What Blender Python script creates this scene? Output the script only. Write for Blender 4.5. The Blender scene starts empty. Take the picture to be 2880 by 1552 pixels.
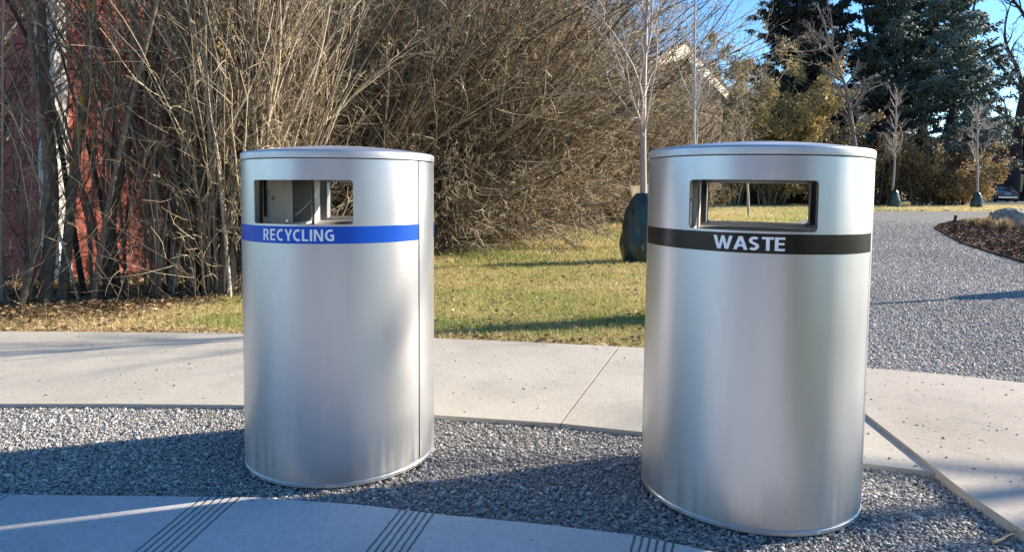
import bpy, bmesh, math, random
import numpy as np
from math import sin, cos, pi, radians, sqrt, atan2
from mathutils import Vector, Matrix
SC = bpy.context.scene
COL = SC.collection
rng = np.random.default_rng(7)
random.seed(7)

# ------------------------------------------------------------ camera
F_PX, CY, PITCH, ROLL = 1888.3, 622.3, .0467, .0039     # solved from the two bins (2880 px wide frame)
cd = bpy.data.cameras.new('camera'); cam = bpy.data.objects.new('camera', cd); COL.objects.link(cam)
cd.sensor_width = 36; cd.lens = F_PX*36/2880; cd.shift_y = -(776-CY)/2880; cd.clip_start = .05; cd.clip_end = 2000
cam.location = (0, 0, 1)
cam.rotation_euler = (Matrix.Rotation(pi/2-PITCH, 3, 'X') @ Matrix.Rotation(ROLL, 3, 'Z')).to_euler()
SC.camera = cam
# ------------------------------------------------------------ sky, sun, exposure
SUN_AZ, SUN_EL = radians(72.5), radians(22.5)
w = bpy.data.worlds.new('World'); SC.world = w; w.use_nodes = True
nt = w.node_tree; bg = nt.nodes['Background']
sky = nt.nodes.new('ShaderNodeTexSky'); sky.sky_type = 'NISHITA'; sky.sun_disc = False
sky.sun_elevation = SUN_EL; sky.sun_rotation = SUN_AZ; sky.air_density = 1.0; sky.dust_density = .25; sky.ozone_density = 3.0; sky.altitude = 1200
hs = nt.nodes.new('ShaderNodeHueSaturation'); hs.inputs['Saturation'].default_value = 1.2; nt.links.new(sky.outputs[0], hs.inputs['Color']); nt.links.new(hs.outputs[0], bg.inputs[0]); bg.inputs[1].default_value = .12
sd = bpy.data.lights.new('sun', 'SUN'); sun = bpy.data.objects.new('sun', sd); COL.objects.link(sun)
sd.energy = 5.0; sd.angle = radians(.55); sd.color = (1, .87, .70)
sdir = Vector((sin(SUN_AZ)*cos(SUN_EL), cos(SUN_AZ)*cos(SUN_EL), sin(SUN_EL)))
sun.rotation_euler = sdir.to_track_quat('Z', 'Y').to_euler(); sun.location = (20, 5, 20)
SC.view_settings.view_transform = 'Standard'; SC.view_settings.look = 'None'; SC.view_settings.gamma = 1
SC.view_settings.exposure = 1.12
SC.cycles.max_bounces = 8

# ------------------------------------------------------------ measuring the place from the photograph (2576 px wide picture)
def ray(x, y):
    X = x/.894444-1440; Y = y/.894444-CY
    c, s = cos(ROLL), sin(ROLL); X, Y = c*X+s*Y, -s*X+c*Y
    u = -Y/F_PX
    return np.array([X/F_PX, cos(PITCH)+u*sin(PITCH), -sin(PITCH)+u*cos(PITCH)])
def G(x, y, z=0.):
    r = ray(x, y); return np.array([0, 0, 1.])+r*(z-1)/r[2]
def AT(x, y, Y):
    r = ray(x, y); return np.array([0, 0, 1.])+r*Y/r[1]

# ------------------------------------------------------------ object helpers
def reseed(txt):
    global rng
    rng = np.random.default_rng(sum((i+1)*ord(c) for i, c in enumerate(txt)))
def put(o, label=None, cat=None, group=None, kind=None, parent=None):
    if label: o['label'] = label
    if cat: o['category'] = cat
    if group: o['group'] = group
    if kind: o['kind'] = kind
    if parent: o.parent = parent
    return o
def empty(name, loc, label, cat, group=None, rz=0):
    o = bpy.data.objects.new(name, None); COL.objects.link(o); o.empty_display_size = .2
    o.location = loc; o.rotation_euler = (0, 0, rz)
    return put(o, label, cat, group)
def np_obj(name, V, Fc, mat, parent=None, smooth=False, attr=None, mats=None):
    """V (n,3); Fc (m,3) or (m,4) or list of polygons; attr = tone per vertex"""
    me = bpy.data.meshes.new(name)
    V = np.asarray(V, dtype=np.float32)
    if isinstance(Fc, np.ndarray):
        m, k = Fc.shape
        me.vertices.add(len(V)); me.vertices.foreach_set('co', V.ravel())
        me.loops.add(m*k); me.loops.foreach_set('vertex_index', Fc.astype(np.int32).ravel())
        me.polygons.add(m); me.polygons.foreach_set('loop_start', (np.arange(m)*k).astype(np.int32))
        me.polygons.foreach_set('loop_total', np.full(m, k, dtype=np.int32))
        me.update(calc_edges=True)
    else:
        me.from_pydata([tuple(map(float, v)) for v in V], [], [tuple(f) for f in Fc]); me.update()
    if attr is not None:
        a = me.attributes.new('tone', 'FLOAT', 'POINT'); a.data.foreach_set('value', np.asarray(attr, dtype=np.float32))
    if smooth: me.polygons.foreach_set('use_smooth', np.ones(len(me.polygons), dtype=bool))
    if mat: me.materials.append(mat)
    o = bpy.data.objects.new(name, me); COL.objects.link(o)
    if parent: o.parent = parent
    return o
def bm_obj(name, bm, mat, parent=None, smooth=False, recalc=True):
    if recalc: bmesh.ops.recalc_face_normals(bm, faces=bm.faces)
    me = bpy.data.meshes.new(name); bm.to_mesh(me); bm.free()
    if smooth: me.polygons.foreach_set('use_smooth', np.ones(len(me.polygons), dtype=bool))
    me.materials.append(mat)
    o = bpy.data.objects.new(name, me); COL.objects.link(o)
    if parent: o.parent = parent
    return o
def smooth_angle(o, deg=35):
    me = o.data; me.polygons.foreach_set('use_smooth', np.ones(len(me.polygons), dtype=bool))
    try: me.set_sharp_from_angle(angle=radians(deg))
    except Exception: pass
def box(bm, c, s, rz=0, M=None):
    r = bmesh.ops.create_cube(bm, size=1)
    T = Matrix.Translation(c) @ Matrix.Rotation(rz, 4, 'Z') @ Matrix.Diagonal((s[0], s[1], s[2], 1))
    if M is not None: T = M @ T
    bmesh.ops.transform(bm, matrix=T, verts=r['verts']); return r['verts']
def slab(name, pts, top, thick, mat, parent=None):
    """extruded polygon, pts in plan"""
    bm = bmesh.new()
    vs = [bm.verts.new((p[0], p[1], top)) for p in pts]
    f = bm.faces.new(vs); f.normal_update()
    if f.normal.z < 0: f.normal_flip()
    r = bmesh.ops.extrude_face_region(bm, geom=[f])
    bmesh.ops.translate(bm, verts=[v for v in r['geom'] if isinstance(v, bmesh.types.BMVert)], vec=(0, 0, -thick))
    return bm_obj(name, bm, mat, parent)

# ------------------------------------------------------------ materials
def mat(name):
    m = bpy.data.materials.new(name); m.use_nodes = True
    t = m.node_tree; return m, t, t.nodes['Principled BSDF']
def N(t, typ, **kw):
    n = t.nodes.new('ShaderNode'+typ)
    for k, v in kw.items():
        if k in ('operation', 'data_type', 'noise_dimensions', 'feature', 'attribute_name', 'blend_type', 'wave_type', 'bands_direction', 'distance', 'musgrave_type', 'vector_type', 'clamp', 'direction_type'): setattr(n, k, v)
        else: n.inputs[k].default_value = v
    return n
def Lk(t, a, b): t.links.new(a, b)
def ramp(t, src, stops, interp='LINEAR'):
    r = t.nodes.new('ShaderNodeValToRGB'); r.color_ramp.interpolation = interp
    e = r.color_ramp.elements
    while len(e) > len(stops): e.remove(e[-1])
    while len(e) < len(stops): e.new(1)
    for i, (p, c) in enumerate(stops):
        e[i].position = p; e[i].color = (*c, 1) if len(c) == 3 else c
    Lk(t, src, r.inputs[0]); return r
def coords(t, kind='Object'):
    return t.nodes.new('ShaderNodeTexCoord').outputs[kind]
def simple(name, col, rough=.6, metal=0, var=.15, scale=20, bump=0, spec=.5, stretch=(1, 1, 1), coat=0):
    m, t, b = mat(name)
    mp = N(t, 'Mapping'); mp.inputs['Scale'].default_value = stretch; Lk(t, coords(t), mp.inputs[0])
    n = N(t, 'TexNoise', Scale=scale, Detail=5); Lk(t, mp.outputs[0], n.inputs['Vector'])
    lo = tuple(c*(1-var) for c in col); hi = tuple(min(1, c*(1+var)) for c in col)
    r = ramp(t, n.outputs[0], [(.3, lo), (.7, hi)]); Lk(t, r.outputs[0], b.inputs['Base Color'])
    b.inputs['Roughness'].default_value = rough; b.inputs['Metallic'].default_value = metal; b.inputs['Specular IOR Level'].default_value = spec
    if coat: b.inputs['Coat Weight'].default_value = coat
    if bump:
        bp = N(t, 'Bump', Strength=bump, Distance=.01); Lk(t, n.outputs[0], bp.inputs['Height']); Lk(t, bp.outputs[0], b.inputs['Normal'])
    return m
def toned(name, stops, rough=.8, trans=0, spec=.3, noise=0):
    """colour picked by the per-piece 'tone' attribute"""
    m, t, b = mat(name)
    a = N(t, 'Attribute', attribute_name='tone'); src = a.outputs['Fac']
    if noise:
        n = N(t, 'TexNoise', Scale=noise, Detail=4); Lk(t, coords(t), n.inputs['Vector'])
        mx = N(t, 'Math', operation='MULTIPLY_ADD'); Lk(t, n.outputs[0], mx.inputs[0]); mx.inputs[1].default_value = .5
        s2 = N(t, 'Math', operation='SUBTRACT'); Lk(t, src, s2.inputs[0]); s2.inputs[1].default_value = .25; Lk(t, s2.outputs[0], mx.inputs[2]); src = mx.outputs[0]
    r = ramp(t, src, stops); Lk(t, r.outputs[0], b.inputs['Base Color'])
    b.inputs['Roughness'].default_value = rough; b.inputs['Specular IOR Level'].default_value = spec
    if trans:
        tr = N(t, 'BsdfTranslucent'); Lk(t, r.outputs[0], tr.inputs[0]); mx = N(t, 'MixShader'); mx.inputs[0].default_value = trans
        Lk(t, b.outputs[0], mx.inputs[1]); Lk(t, tr.outputs[0], mx.inputs[2]); Lk(t, mx.outputs[0], t.nodes['Material Output'].inputs[0])
    return m

M_twig = toned('twig_bark', [(0, (.035, .026, .019)), (.4, (.12, .09, .06)), (.68, (.40, .305, .19)), (.88, (.84, .70, .49))], rough=.62, spec=.35)  # broad dark-to-pale spread stands in for lit and shaded twig sides
M_stem = toned('stem_bark', [(0, (.035, .028, .022)), (.4, (.12, .095, .07)), (.75, (.34, .285, .215)), (1, (.62, .54, .43))], rough=.8, noise=26)
M_sap = toned('sapling_bark', [(0, (.26, .20, .19)), (.5, (.42, .35, .32)), (1, (.6, .53, .47))], rough=.55, noise=20)
M_greybark = toned('grey_bark', [(0, (.07, .062, .06)), (.5, (.17, .15, .14)), (1, (.30, .27, .25))], rough=.8, noise=6)
M_darkbark = toned('dark_bark', [(0, (.02, .017, .016)), (.5, (.05, .04, .036)), (1, (.10, .085, .075))], rough=.9, noise=5)
M_dryleaf = toned('dry_leaf', [(0, (.22, .11, .03)), (.5, (.50, .30, .10)), (1, (.68, .52, .26))], rough=.6, trans=.35)
M_olive = toned('olive_leaf', [(0, (.16, .13, .05)), (.5, (.45, .345, .145)), (1, (.74, .57, .26))], rough=.5, trans=.3)
M_rust = toned('rust_leaf', [(0, (.18, .125, .075)), (.5, (.40, .285, .155)), (1, (.68, .47, .20))], rough=.6, trans=.3)
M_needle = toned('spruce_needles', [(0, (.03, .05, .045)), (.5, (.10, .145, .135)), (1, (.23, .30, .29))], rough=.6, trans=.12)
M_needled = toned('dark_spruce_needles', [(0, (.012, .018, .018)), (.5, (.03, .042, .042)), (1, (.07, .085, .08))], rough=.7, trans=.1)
M_grass = toned('grass_blades', [(0, (.82, .66, .38)), (.35, (.68, .56, .27)), (.6, (.40, .46, .13)), (1, (.19, .31, .055))], rough=.5, trans=.35)
M_litter = toned('leaf_litter', [(0, (.07, .04, .02)), (.4, (.28, .18, .09)), (.7, (.52, .38, .21)), (1, (.72, .60, .40))], rough=.7, trans=.15)
M_straw = toned('straw_grass', [(0, (.42, .30, .14)), (1, (.75, .62, .38))], rough=.5, trans=.35)
M_stone = toned('gravel_stone', [(0, (.11, .108, .105)), (.45, (.28, .272, .262)), (.8, (.46, .45, .43)), (1, (.66, .64, .60))], rough=.75, spec=.4)
M_chip = toned('mulch_chip', [(0, (.045, .022, .014)), (.5, (.13, .07, .042)), (.9, (.26, .15, .09)), (1, (.6, .46, .34))], rough=.8)
M_grain = toned('grit_grain', [(0, (.10, .095, .09)), (1, (.36, .34, .31))], rough=.85)

def concrete(name, base, angle, grooves=None):
    m, t, b = mat(name)
    co = coords(t)
    n1 = N(t, 'TexNoise', Scale=1.3, Detail=6, Roughness=.6); Lk(t, co, n1.inputs['Vector'])
    n2 = N(t, 'TexNoise', Scale=60, Detail=4, Roughness=.7); Lk(t, co, n2.inputs['Vector'])
    mp = N(t, 'Mapping'); mp.inputs['Rotation'].default_value = (0, 0, angle); mp.inputs['Scale'].default_value = (260, 9, 1); Lk(t, co, mp.inputs[0])
    br = N(t, 'TexNoise', Scale=1, Detail=3); Lk(t, mp.outputs[0], br.inputs['Vector'])
    r1 = ramp(t, n1.outputs[0], [(.28, tuple(c*.78 for c in base)), (.5, base), (.75, tuple(c*1.1 for c in base))])
    r2 = ramp(t, n2.outputs[0], [(.25, (.80, .80, .80)), (.6, (1.05, 1.05, 1.05))])
    mx = N(t, 'Mix', data_type='RGBA', blend_type='MULTIPLY'); mx.inputs[0].default_value = 1
    Lk(t, r1.outputs[0], mx.inputs['A']); Lk(t, r2.outputs[0], mx.inputs['B']); colr = mx.outputs['Result']
    # small pits
    vo = N(t, 'TexVoronoi', Scale=24, Randomness=1); Lk(t, co, vo.inputs['Vector'])
    pr = ramp(t, vo.outputs['Distance'], [(.05, (0, 0, 0)), (.11, (1, 1, 1))])
    vc = ramp(t, vo.outputs['Color'], [(.72, (1, 1, 1)), (.74, (0, 0, 0))])      # only some cells have a pit
    pit = N(t, 'Math', operation='MAXIMUM'); Lk(t, pr.outputs[0], pit.inputs[0]); Lk(t, vc.outputs[0], pit.inputs[1])
    hh = N(t, 'Math', operation='MULTIPLY_ADD'); Lk(t, br.outputs[0], hh.inputs[0]); hh.inputs[1].default_value = .5; Lk(t, pit.outputs[0], hh.inputs[2])
    h2 = N(t, 'Math', operation='MULTIPLY_ADD'); Lk(t, n2.outputs[0], h2.inputs[0]); h2.inputs[1].default_value = .35; Lk(t, hh.outputs[0], h2.inputs[2])
    height = h2.outputs[0]
    if grooves:
        nz = N(t, 'TexNoise', Scale=35, Detail=3); Lk(t, co, nz.inputs['Vector'])
        for (ox, oy, ang, cnt, sp, wd) in grooves:
            mg = N(t, 'Mapping'); mg.vector_type = 'TEXTURE'; mg.inputs['Location'].default_value = (ox, oy, 0); mg.inputs['Rotation'].default_value = (0, 0, ang); Lk(t, co, mg.inputs[0])
            sx = t.nodes.new('ShaderNodeSeparateXYZ'); Lk(t, mg.outputs[0], sx.inputs[0])
            jx = N(t, 'Math', operation='MULTIPLY_ADD'); Lk(t, nz.outputs[0], jx.inputs[0]); jx.inputs[1].default_value = .007; Lk(t, sx.outputs[0], jx.inputs[2])
            pp = N(t, 'Math', operation='PINGPONG'); Lk(t, jx.outputs[0], pp.inputs[0]); pp.inputs[1].default_value = sp/2   # 0 at groove centres
            lt = N(t, 'MapRange'); lt.interpolation_type = 'SMOOTHSTEP'; Lk(t, pp.outputs[0], lt.inputs['Value'])
            lt.inputs['From Min'].default_value = wd*.45; lt.inputs['From Max'].default_value = wd; lt.inputs['To Min'].default_value = 0; lt.inputs['To Max'].default_value = 1
            ab = N(t, 'Math', operation='SUBTRACT'); Lk(t, sx.outputs[0], ab.inputs[0]); ab.inputs[1].default_value = sp*(cnt-1)/2
            aa = N(t, 'Math', operation='ABSOLUTE'); Lk(t, ab.outputs[0], aa.inputs[0])
            gt = N(t, 'Math', operation='GREATER_THAN'); Lk(t, aa.outputs[0], gt.inputs[0]); gt.inputs[1].default_value = sp*cnt/2
            g = N(t, 'Math', operation='MAXIMUM'); Lk(t, lt.outputs[0], g.inputs[0]); Lk(t, gt.outputs[0], g.inputs[1])
            hm = N(t, 'Math', operation='MULTIPLY_ADD'); Lk(t, g.outputs[0], hm.inputs[0]); hm.inputs[1].default_value = 2.2; Lk(t, height, hm.inputs[2]); height = hm.outputs[0]
            dr = ramp(t, g.outputs[0], [(0, (.30, .29, .29)), (1, (1, 1, 1))])
            mq = N(t, 'Mix', data_type='RGBA', blend_type='MULTIPLY'); mq.inputs[0].default_value = 1
            Lk(t, colr, mq.inputs['A']); Lk(t, dr.outputs[0], mq.inputs['B']); colr = mq.outputs['Result']
    Lk(t, colr, b.inputs['Base Color']); b.inputs['Roughness'].default_value = .85; b.inputs['Specular IOR Level'].default_value = .25
    bp = N(t, 'Bump', Strength=.55, Distance=.003); Lk(t, height, bp.inputs['Height']); Lk(t, bp.outputs[0], b.inputs['Normal'])
    return m

def ground_noise(name, stops, scale, bump, dist, detail=8, vor=0, scale2=None, tint=None):
    m, t, b = mat(name); co = coords(t)
    if vor:
        v = N(t, 'TexVoronoi', Scale=vor, Randomness=1); Lk(t, co, v.inputs['Vector'])
        sx = t.nodes.new('ShaderNodeSeparateColor'); Lk(t, v.outputs['Color'], sx.inputs[0]); src = sx.outputs[0]
        hgt = N(t, 'Math', operation='MULTIPLY_ADD'); Lk(t, v.outputs['Distance'], hgt.inputs[0]); hgt.inputs[1].default_value = -1; Lk(t, src, hgt.inputs[2]); h = hgt.outputs[0]
    else:
        n = N(t, 'TexNoise', Scale=scale, Detail=detail, Roughness=.7); Lk(t, co, n.inputs['Vector']); src = n.outputs[0]; h = src
    r = ramp(t, src, stops); colr = r.outputs[0]
    if scale2:
        n2 = N(t, 'TexNoise', Scale=scale2, Detail=5); Lk(t, co, n2.inputs['Vector'])
        r2 = ramp(t, n2.outputs[0], tint); mx = N(t, 'Mix', data_type='RGBA', blend_type='MULTIPLY'); mx.inputs[0].default_value = 1
        Lk(t, colr, mx.inputs['A']); Lk(t, r2.outputs[0], mx.inputs['B']); colr = mx.outputs['Result']
    Lk(t, colr, b.inputs['Base Color']); b.inputs['Roughness'].default_value = .9; b.inputs['Specular IOR Level'].default_value = .2
    bp = N(t, 'Bump', Strength=bump, Distance=dist); Lk(t, h, bp.inputs['Height']); Lk(t, bp.outputs[0], b.inputs['Normal'])
    return m

M_lawn = ground_noise('lawn_soil', [(.3, (.10, .085, .035)), (.5, (.23, .20, .08)), (.7, (.34, .28, .13))], 28, .9, .04, scale2=.5, tint=[(.35, (.8, 1.0, .75)), (.65, (1.15, 1.0, .85))])
M_gravel = ground_noise('gravel_bed', [(.1, (.13, .128, .125)), (.5, (.25, .245, .24)), (.9, (.40, .39, .375))], 1, 1.0, .012, vor=75, scale2=1.2, tint=[(.3, (.85, .85, .88)), (.7, (1.08, 1.06, 1.02))])
M_gravelfar = ground_noise('gravel_plaza', [(.1, (.16, .16, .16)), (.5, (.29, .287, .27)), (.9, (.48, .47, .44))], 1, 1.0, .016, vor=55, scale2=.8, tint=[(.3, (.85, .85, .9)), (.7, (1.08, 1.06, 1.02))])
M_mulch = ground_noise('mulch_bed', [(.3, (.035, .018, .012)), (.6, (.12, .065, .04)), (.75, (.22, .13, .08))], 60, 1, .03)
M_asph = ground_noise('asphalt', [(.3, (.10, .10, .10)), (.7, (.17, .17, .165))], 40, .4, .01)
M_path = concrete('broomed_concrete', (.53, .49, .415), radians(24))
M_pathr = concrete('tan_concrete', (.50, .45, .385), radians(-60))

def bin_metal():
    m, t, b = mat('brushed_aluminium'); co = coords(t)
    mp = N(t, 'Mapping'); mp.inputs['Scale'].default_value = (9, 9, .7); Lk(t, co, mp.inputs[0])
    st = N(t, 'TexNoise', Scale=2.2, Detail=6, Roughness=.65); Lk(t, mp.outputs[0], st.inputs['Vector'])
    fl = N(t, 'TexNoise', Scale=900, Detail=1); Lk(t, co, fl.inputs['Vector'])
    cl = N(t, 'TexNoise', Scale=2.5, Detail=5); Lk(t, co, cl.inputs['Vector'])
    rc = ramp(t, st.outputs[0], [(.3, (.545, .56, .58)), (.55, (.57, .585, .605)), (.8, (.59, .605, .62))])
    # drip and dirt staining low on the sheet
    sz = t.nodes.new('ShaderNodeSeparateXYZ'); Lk(t, co, sz.inputs[0])
    lo = N(t, 'MapRange'); Lk(t, sz.outputs[2], lo.inputs['Value']); lo.inputs['From Min'].default_value = .2; lo.inputs['From Max'].default_value = .02
    m2 = N(t, 'Mapping'); m2.inputs['Scale'].default_value = (32, 32, 1.6); Lk(t, co, m2.inputs[0])
    dn = N(t, 'TexNoise', Scale=1.5, Detail=5); Lk(t, m2.outputs[0], dn.inputs['Vector'])
    dr = ramp(t, dn.outputs[0], [(.42, (0, 0, 0)), (.66, (1, 1, 1))])
    dm = N(t, 'Math', operation='MULTIPLY'); Lk(t, dr.outputs[0], dm.inputs[0]); Lk(t, lo.outputs[0], dm.inputs[1])
    dmm = N(t, 'Math', operation='MULTIPLY'); Lk(t, dm.outputs[0], dmm.inputs[0]); dmm.inputs[1].default_value = .18
    mx = N(t, 'Mix', data_type='RGBA'); Lk(t, dmm.outputs[0], mx.inputs[0]); Lk(t, rc.outputs[0], mx.inputs['A']); mx.inputs['B'].default_value = (.62, .61, .58, 1)
    # sparse small scuffs
    sv = N(t, 'TexVoronoi', Scale=11); Lk(t, co, sv.inputs['Vector'])
    sr = ramp(t, sv.outputs['Distance'], [(.018, (.35, .35, .36)), (.034, (1, 1, 1))])
    my = N(t, 'Mix', data_type='RGBA', blend_type='MULTIPLY'); my.inputs[0].default_value = .7; Lk(t, mx.outputs['Result'], my.inputs['A']); Lk(t, sr.outputs[0], my.inputs['B'])
    m3 = N(t, 'Mapping'); m3.inputs['Scale'].default_value = (5, 5, 1.1); m3.inputs['Location'].default_value = (3.1, 1.7, 0); Lk(t, co, m3.inputs[0])
    sn = N(t, 'TexNoise', Scale=1.0, Detail=4, Roughness=.55); Lk(t, m3.outputs[0], sn.inputs['Vector'])
    sl = ramp(t, sn.outputs[0], [(.4955, (0, 0, 0)), (.4985, (1, 1, 1)), (.5015, (0, 0, 0))])
    mk = N(t, 'TexNoise', Scale=3.3, Detail=2); Lk(t, co, mk.inputs['Vector']); mr = ramp(t, mk.outputs[0], [(.57, (0, 0, 0)), (.66, (.5, .5, .5))])
    sm = N(t, 'Math', operation='MULTIPLY'); Lk(t, sl.outputs[0], sm.inputs[0]); Lk(t, mr.outputs[0], sm.inputs[1])
    mz = N(t, 'Mix', data_type='RGBA'); Lk(t, sm.outputs[0], mz.inputs[0]); Lk(t, my.outputs['Result'], mz.inputs['A']); mz.inputs['B'].default_value = (.82, .83, .84, 1)
    Lk(t, mz.outputs['Result'], b.inputs['Base Color'])
    b.inputs['Metallic'].default_value = .9
    ro = N(t, 'MapRange'); Lk(t, cl.outputs[0], ro.inputs['Value']); ro.inputs['From Min'].default_value = .3; ro.inputs['From Max'].default_value = .7
    ro.inputs['To Min'].default_value = .36; ro.inputs['To Max'].default_value = .43
    ra = N(t, 'Math', operation='MULTIPLY_ADD'); Lk(t, dm.outputs[0], ra.inputs[0]); ra.inputs[1].default_value = .12; Lk(t, ro.outputs[0], ra.inputs[2])
    Lk(t, ra.outputs[0], b.inputs['Roughness'])
    b.inputs['Anisotropic'].default_value = .3; b.inputs['Anisotropic Rotation'].default_value = .25
    tg = N(t, 'Tangent'); tg.direction_type = 'RADIAL'; tg.axis = 'Z'; Lk(t, tg.outputs[0], b.inputs['Tangent'])
    bp = N(t, 'Bump', Strength=.05, Distance=.001); Lk(t, fl.outputs[0], bp.inputs['Height']); Lk(t, bp.outputs[0], b.inputs['Normal'])
    return m
M_alu = bin_metal()
M_lid = simple('lid_aluminium', (.60, .61, .63), rough=.5, metal=.85, var=.08, scale=9)
M_inner = simple('inner_sheet', (.70, .69, .67), rough=.45, metal=.35, var=.08, scale=14, stretch=(1, 1, .3))
M_unlit = simple('unlit_sheet_tone', (.07, .07, .07), rough=.5, var=.15)
M_black = simple('black_plastic', (.012, .012, .012), rough=.5, var=.2)
M_seam = simple('seam_shadow_gap', (.03, .03, .032), rough=.6)
M_bolt = simple('steel_bolt', (.5, .5, .5), rough=.25, metal=1, var=.05)
M_blue = simple('blue_vinyl', (0, .085, .52), rough=.4, var=.05, scale=6, spec=.3)
M_blackv = simple('black_vinyl', (.006, .006, .007), rough=.27, var=.8, scale=9, stretch=(9, 9, .5), spec=.4)
M_text = simple('pale_lettering', (.88, .89, .92), rough=.6, var=.03)

# ------------------------------------------------------------ bins
R0 = .351; ZB, ZL = .022, 1.100; ZOT, ZOB = 1.030, .8835; OW = .1784; ZT1, ZT0 = .8769, .8196
def cyl_pt(r, a, z): return (r*cos(a), r*sin(a), z)
def shell(name, a0, a1, mtl, parent, opening=None, r=R0, z0=ZB, z1=ZL, rim=True):
    """curved sheet from angle a0 to a1 (degrees), with an optional opening centred on `opening`"""
    bm = bmesh.new(); cr = .012
    angs = set(np.round(np.linspace(a0, a1, max(3, int((a1-a0)/2.5)+1)), 4))
    zs = set(np.round(np.linspace(z0, z1, 6), 4))
    if opening is not None:
        h = math.degrees(math.asin(OW/r)); dc = math.degrees(cr/r)
        oa0, oa1 = opening-h, opening+h
        angs = {a for a in angs if abs(a-oa0) > 1.3 and abs(a-oa1) > 1.3 and abs(a-oa0-dc) > .6 and abs(a-oa1+dc) > .6}
        angs |= {oa0, oa0+dc, oa1-dc, oa1}
        zs = {z for z in zs if min(abs(z-q) for q in (ZOB, ZOB+cr, ZOT-cr, ZOT)) > .02}
        zs |= {ZOB, ZOB+cr, ZOT-cr, ZOT}
    angs = sorted(angs); zs = sorted(zs)
    cache = {}
    def V(a, z):
        k = (round(a, 4), round(z, 5))
        if k not in cache: cache[k] = bm.verts.new(cyl_pt(r, radians(a), z))
        return cache[k]
    for a, b in zip(angs, angs[1:]):
        for c, d in zip(zs, zs[1:]):
            am, zm = (a+b)/2, (c+d)/2
            if opening is not None and oa0 < am < oa1 and ZOB < zm < ZOT:
                inA0 = am < oa0+dc; inA1 = am > oa1-dc; inZ0 = zm < ZOB+cr; inZ1 = zm > ZOT-cr
                if (inA0 or inA1) and (inZ0 or inZ1):
                    # rounded corner fillet
                    ca = oa0 if inA0 else oa1; cz = ZOB if inZ0 else ZOT
                    ia = oa0+dc if inA0 else oa1-dc; iz = ZOB+cr if inZ0 else ZOT-cr
                    pts = [V(ca, cz)]
                    for k in range(6):
                        th = k/5*pi/2
                        pts.append(V(ia+(ca-ia)*sin(th), iz+(cz-iz)*cos(th)))
                    for k in range(1, 6): bm.faces.new((pts[0], pts[k], pts[k+1]))
                continue
            bm.faces.new((V(a, c), V(b, c), V(b, d), V(a, d)))
    bmesh.ops.remove_doubles(bm, verts=bm.verts, dist=1e-5)
    for f in bm.faces:
        f.normal_update(); c = f.calc_center_median()
        if f.normal.x*c.x+f.normal.y*c.y < 0: f.normal_flip()
    o = bm_obj(name, bm, mtl, parent, smooth=True, recalc=False)
    so = o.modifiers.new('thickness', 'SOLIDIFY'); so.thickness = .003; so.offset = -1
    dg = bpy.context.evaluated_depsgraph_get(); me = bpy.data.meshes.new_from_object(o.evaluated_get(dg)); o.modifiers.clear(); o.data = me; smooth_angle(o, 40)
    return o
def lathe(name, prof, mtl, parent, seg=120, ang=35, a0=0, a1=360):
    n = seg if a1-a0 >= 360 else max(3, int(seg*(a1-a0)/360))
    th = np.radians(np.linspace(a0, a1, n+1))[:n if a1-a0 >= 360 else n+1]
    m = len(th); V = []; Fc = []
    for r, z in prof:
        for t_ in th: V.append((r*cos(t_), r*sin(t_), z))
    close = a1-a0 >= 360
    for i in range(len(prof)-1):
        for j in range(m if close else m-1):
            k = (j+1) % m; Fc.append((i*m+j, i*m+k, (i+1)*m+k, (i+1)*m+j))
    o = np_obj(name, np.array(V), np.array(Fc), mtl, parent); smooth_angle(o, ang); return o
def band(name, a0, a1, mtl, parent, lo=ZT0, hi=ZT1, r=R0+.0009):
    return lathe(name, [(r-.0012, lo), (r, lo+.0002), (r, hi-.0002), (r-.0012, hi)], mtl, parent, 160, 60, a0, a1)
def stroke(path, w_):
    """outline of a thick line with mitred corners"""
    P = [Vector(p) for p in path]; L = []; Rr = []
    for i, p in enumerate(P):
        d0 = (p-P[i-1]).normalized() if i else (P[1]-p).normalized(); d1 = (P[i+1]-p).normalized() if i < len(P)-1 else d0
        n0 = Vector((-d0.y, d0.x)); n1 = Vector((-d1.y, d1.x)); m = (n0+n1).normalized(); k = w_/2/max(.5, m.dot(n0)); L.append(p+m*k); Rr.append(p-m*k)
    return [tuple(v) for v in L+Rr[::-1]]
def arc(cx, cy, rx, ry, a0, a1, n=14): return [(cx+rx*cos(radians(a0+(a1-a0)*k/n)), cy+ry*sin(radians(a0+(a1-a0)*k/n))) for k in range(n+1)]
W_ = .19
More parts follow.
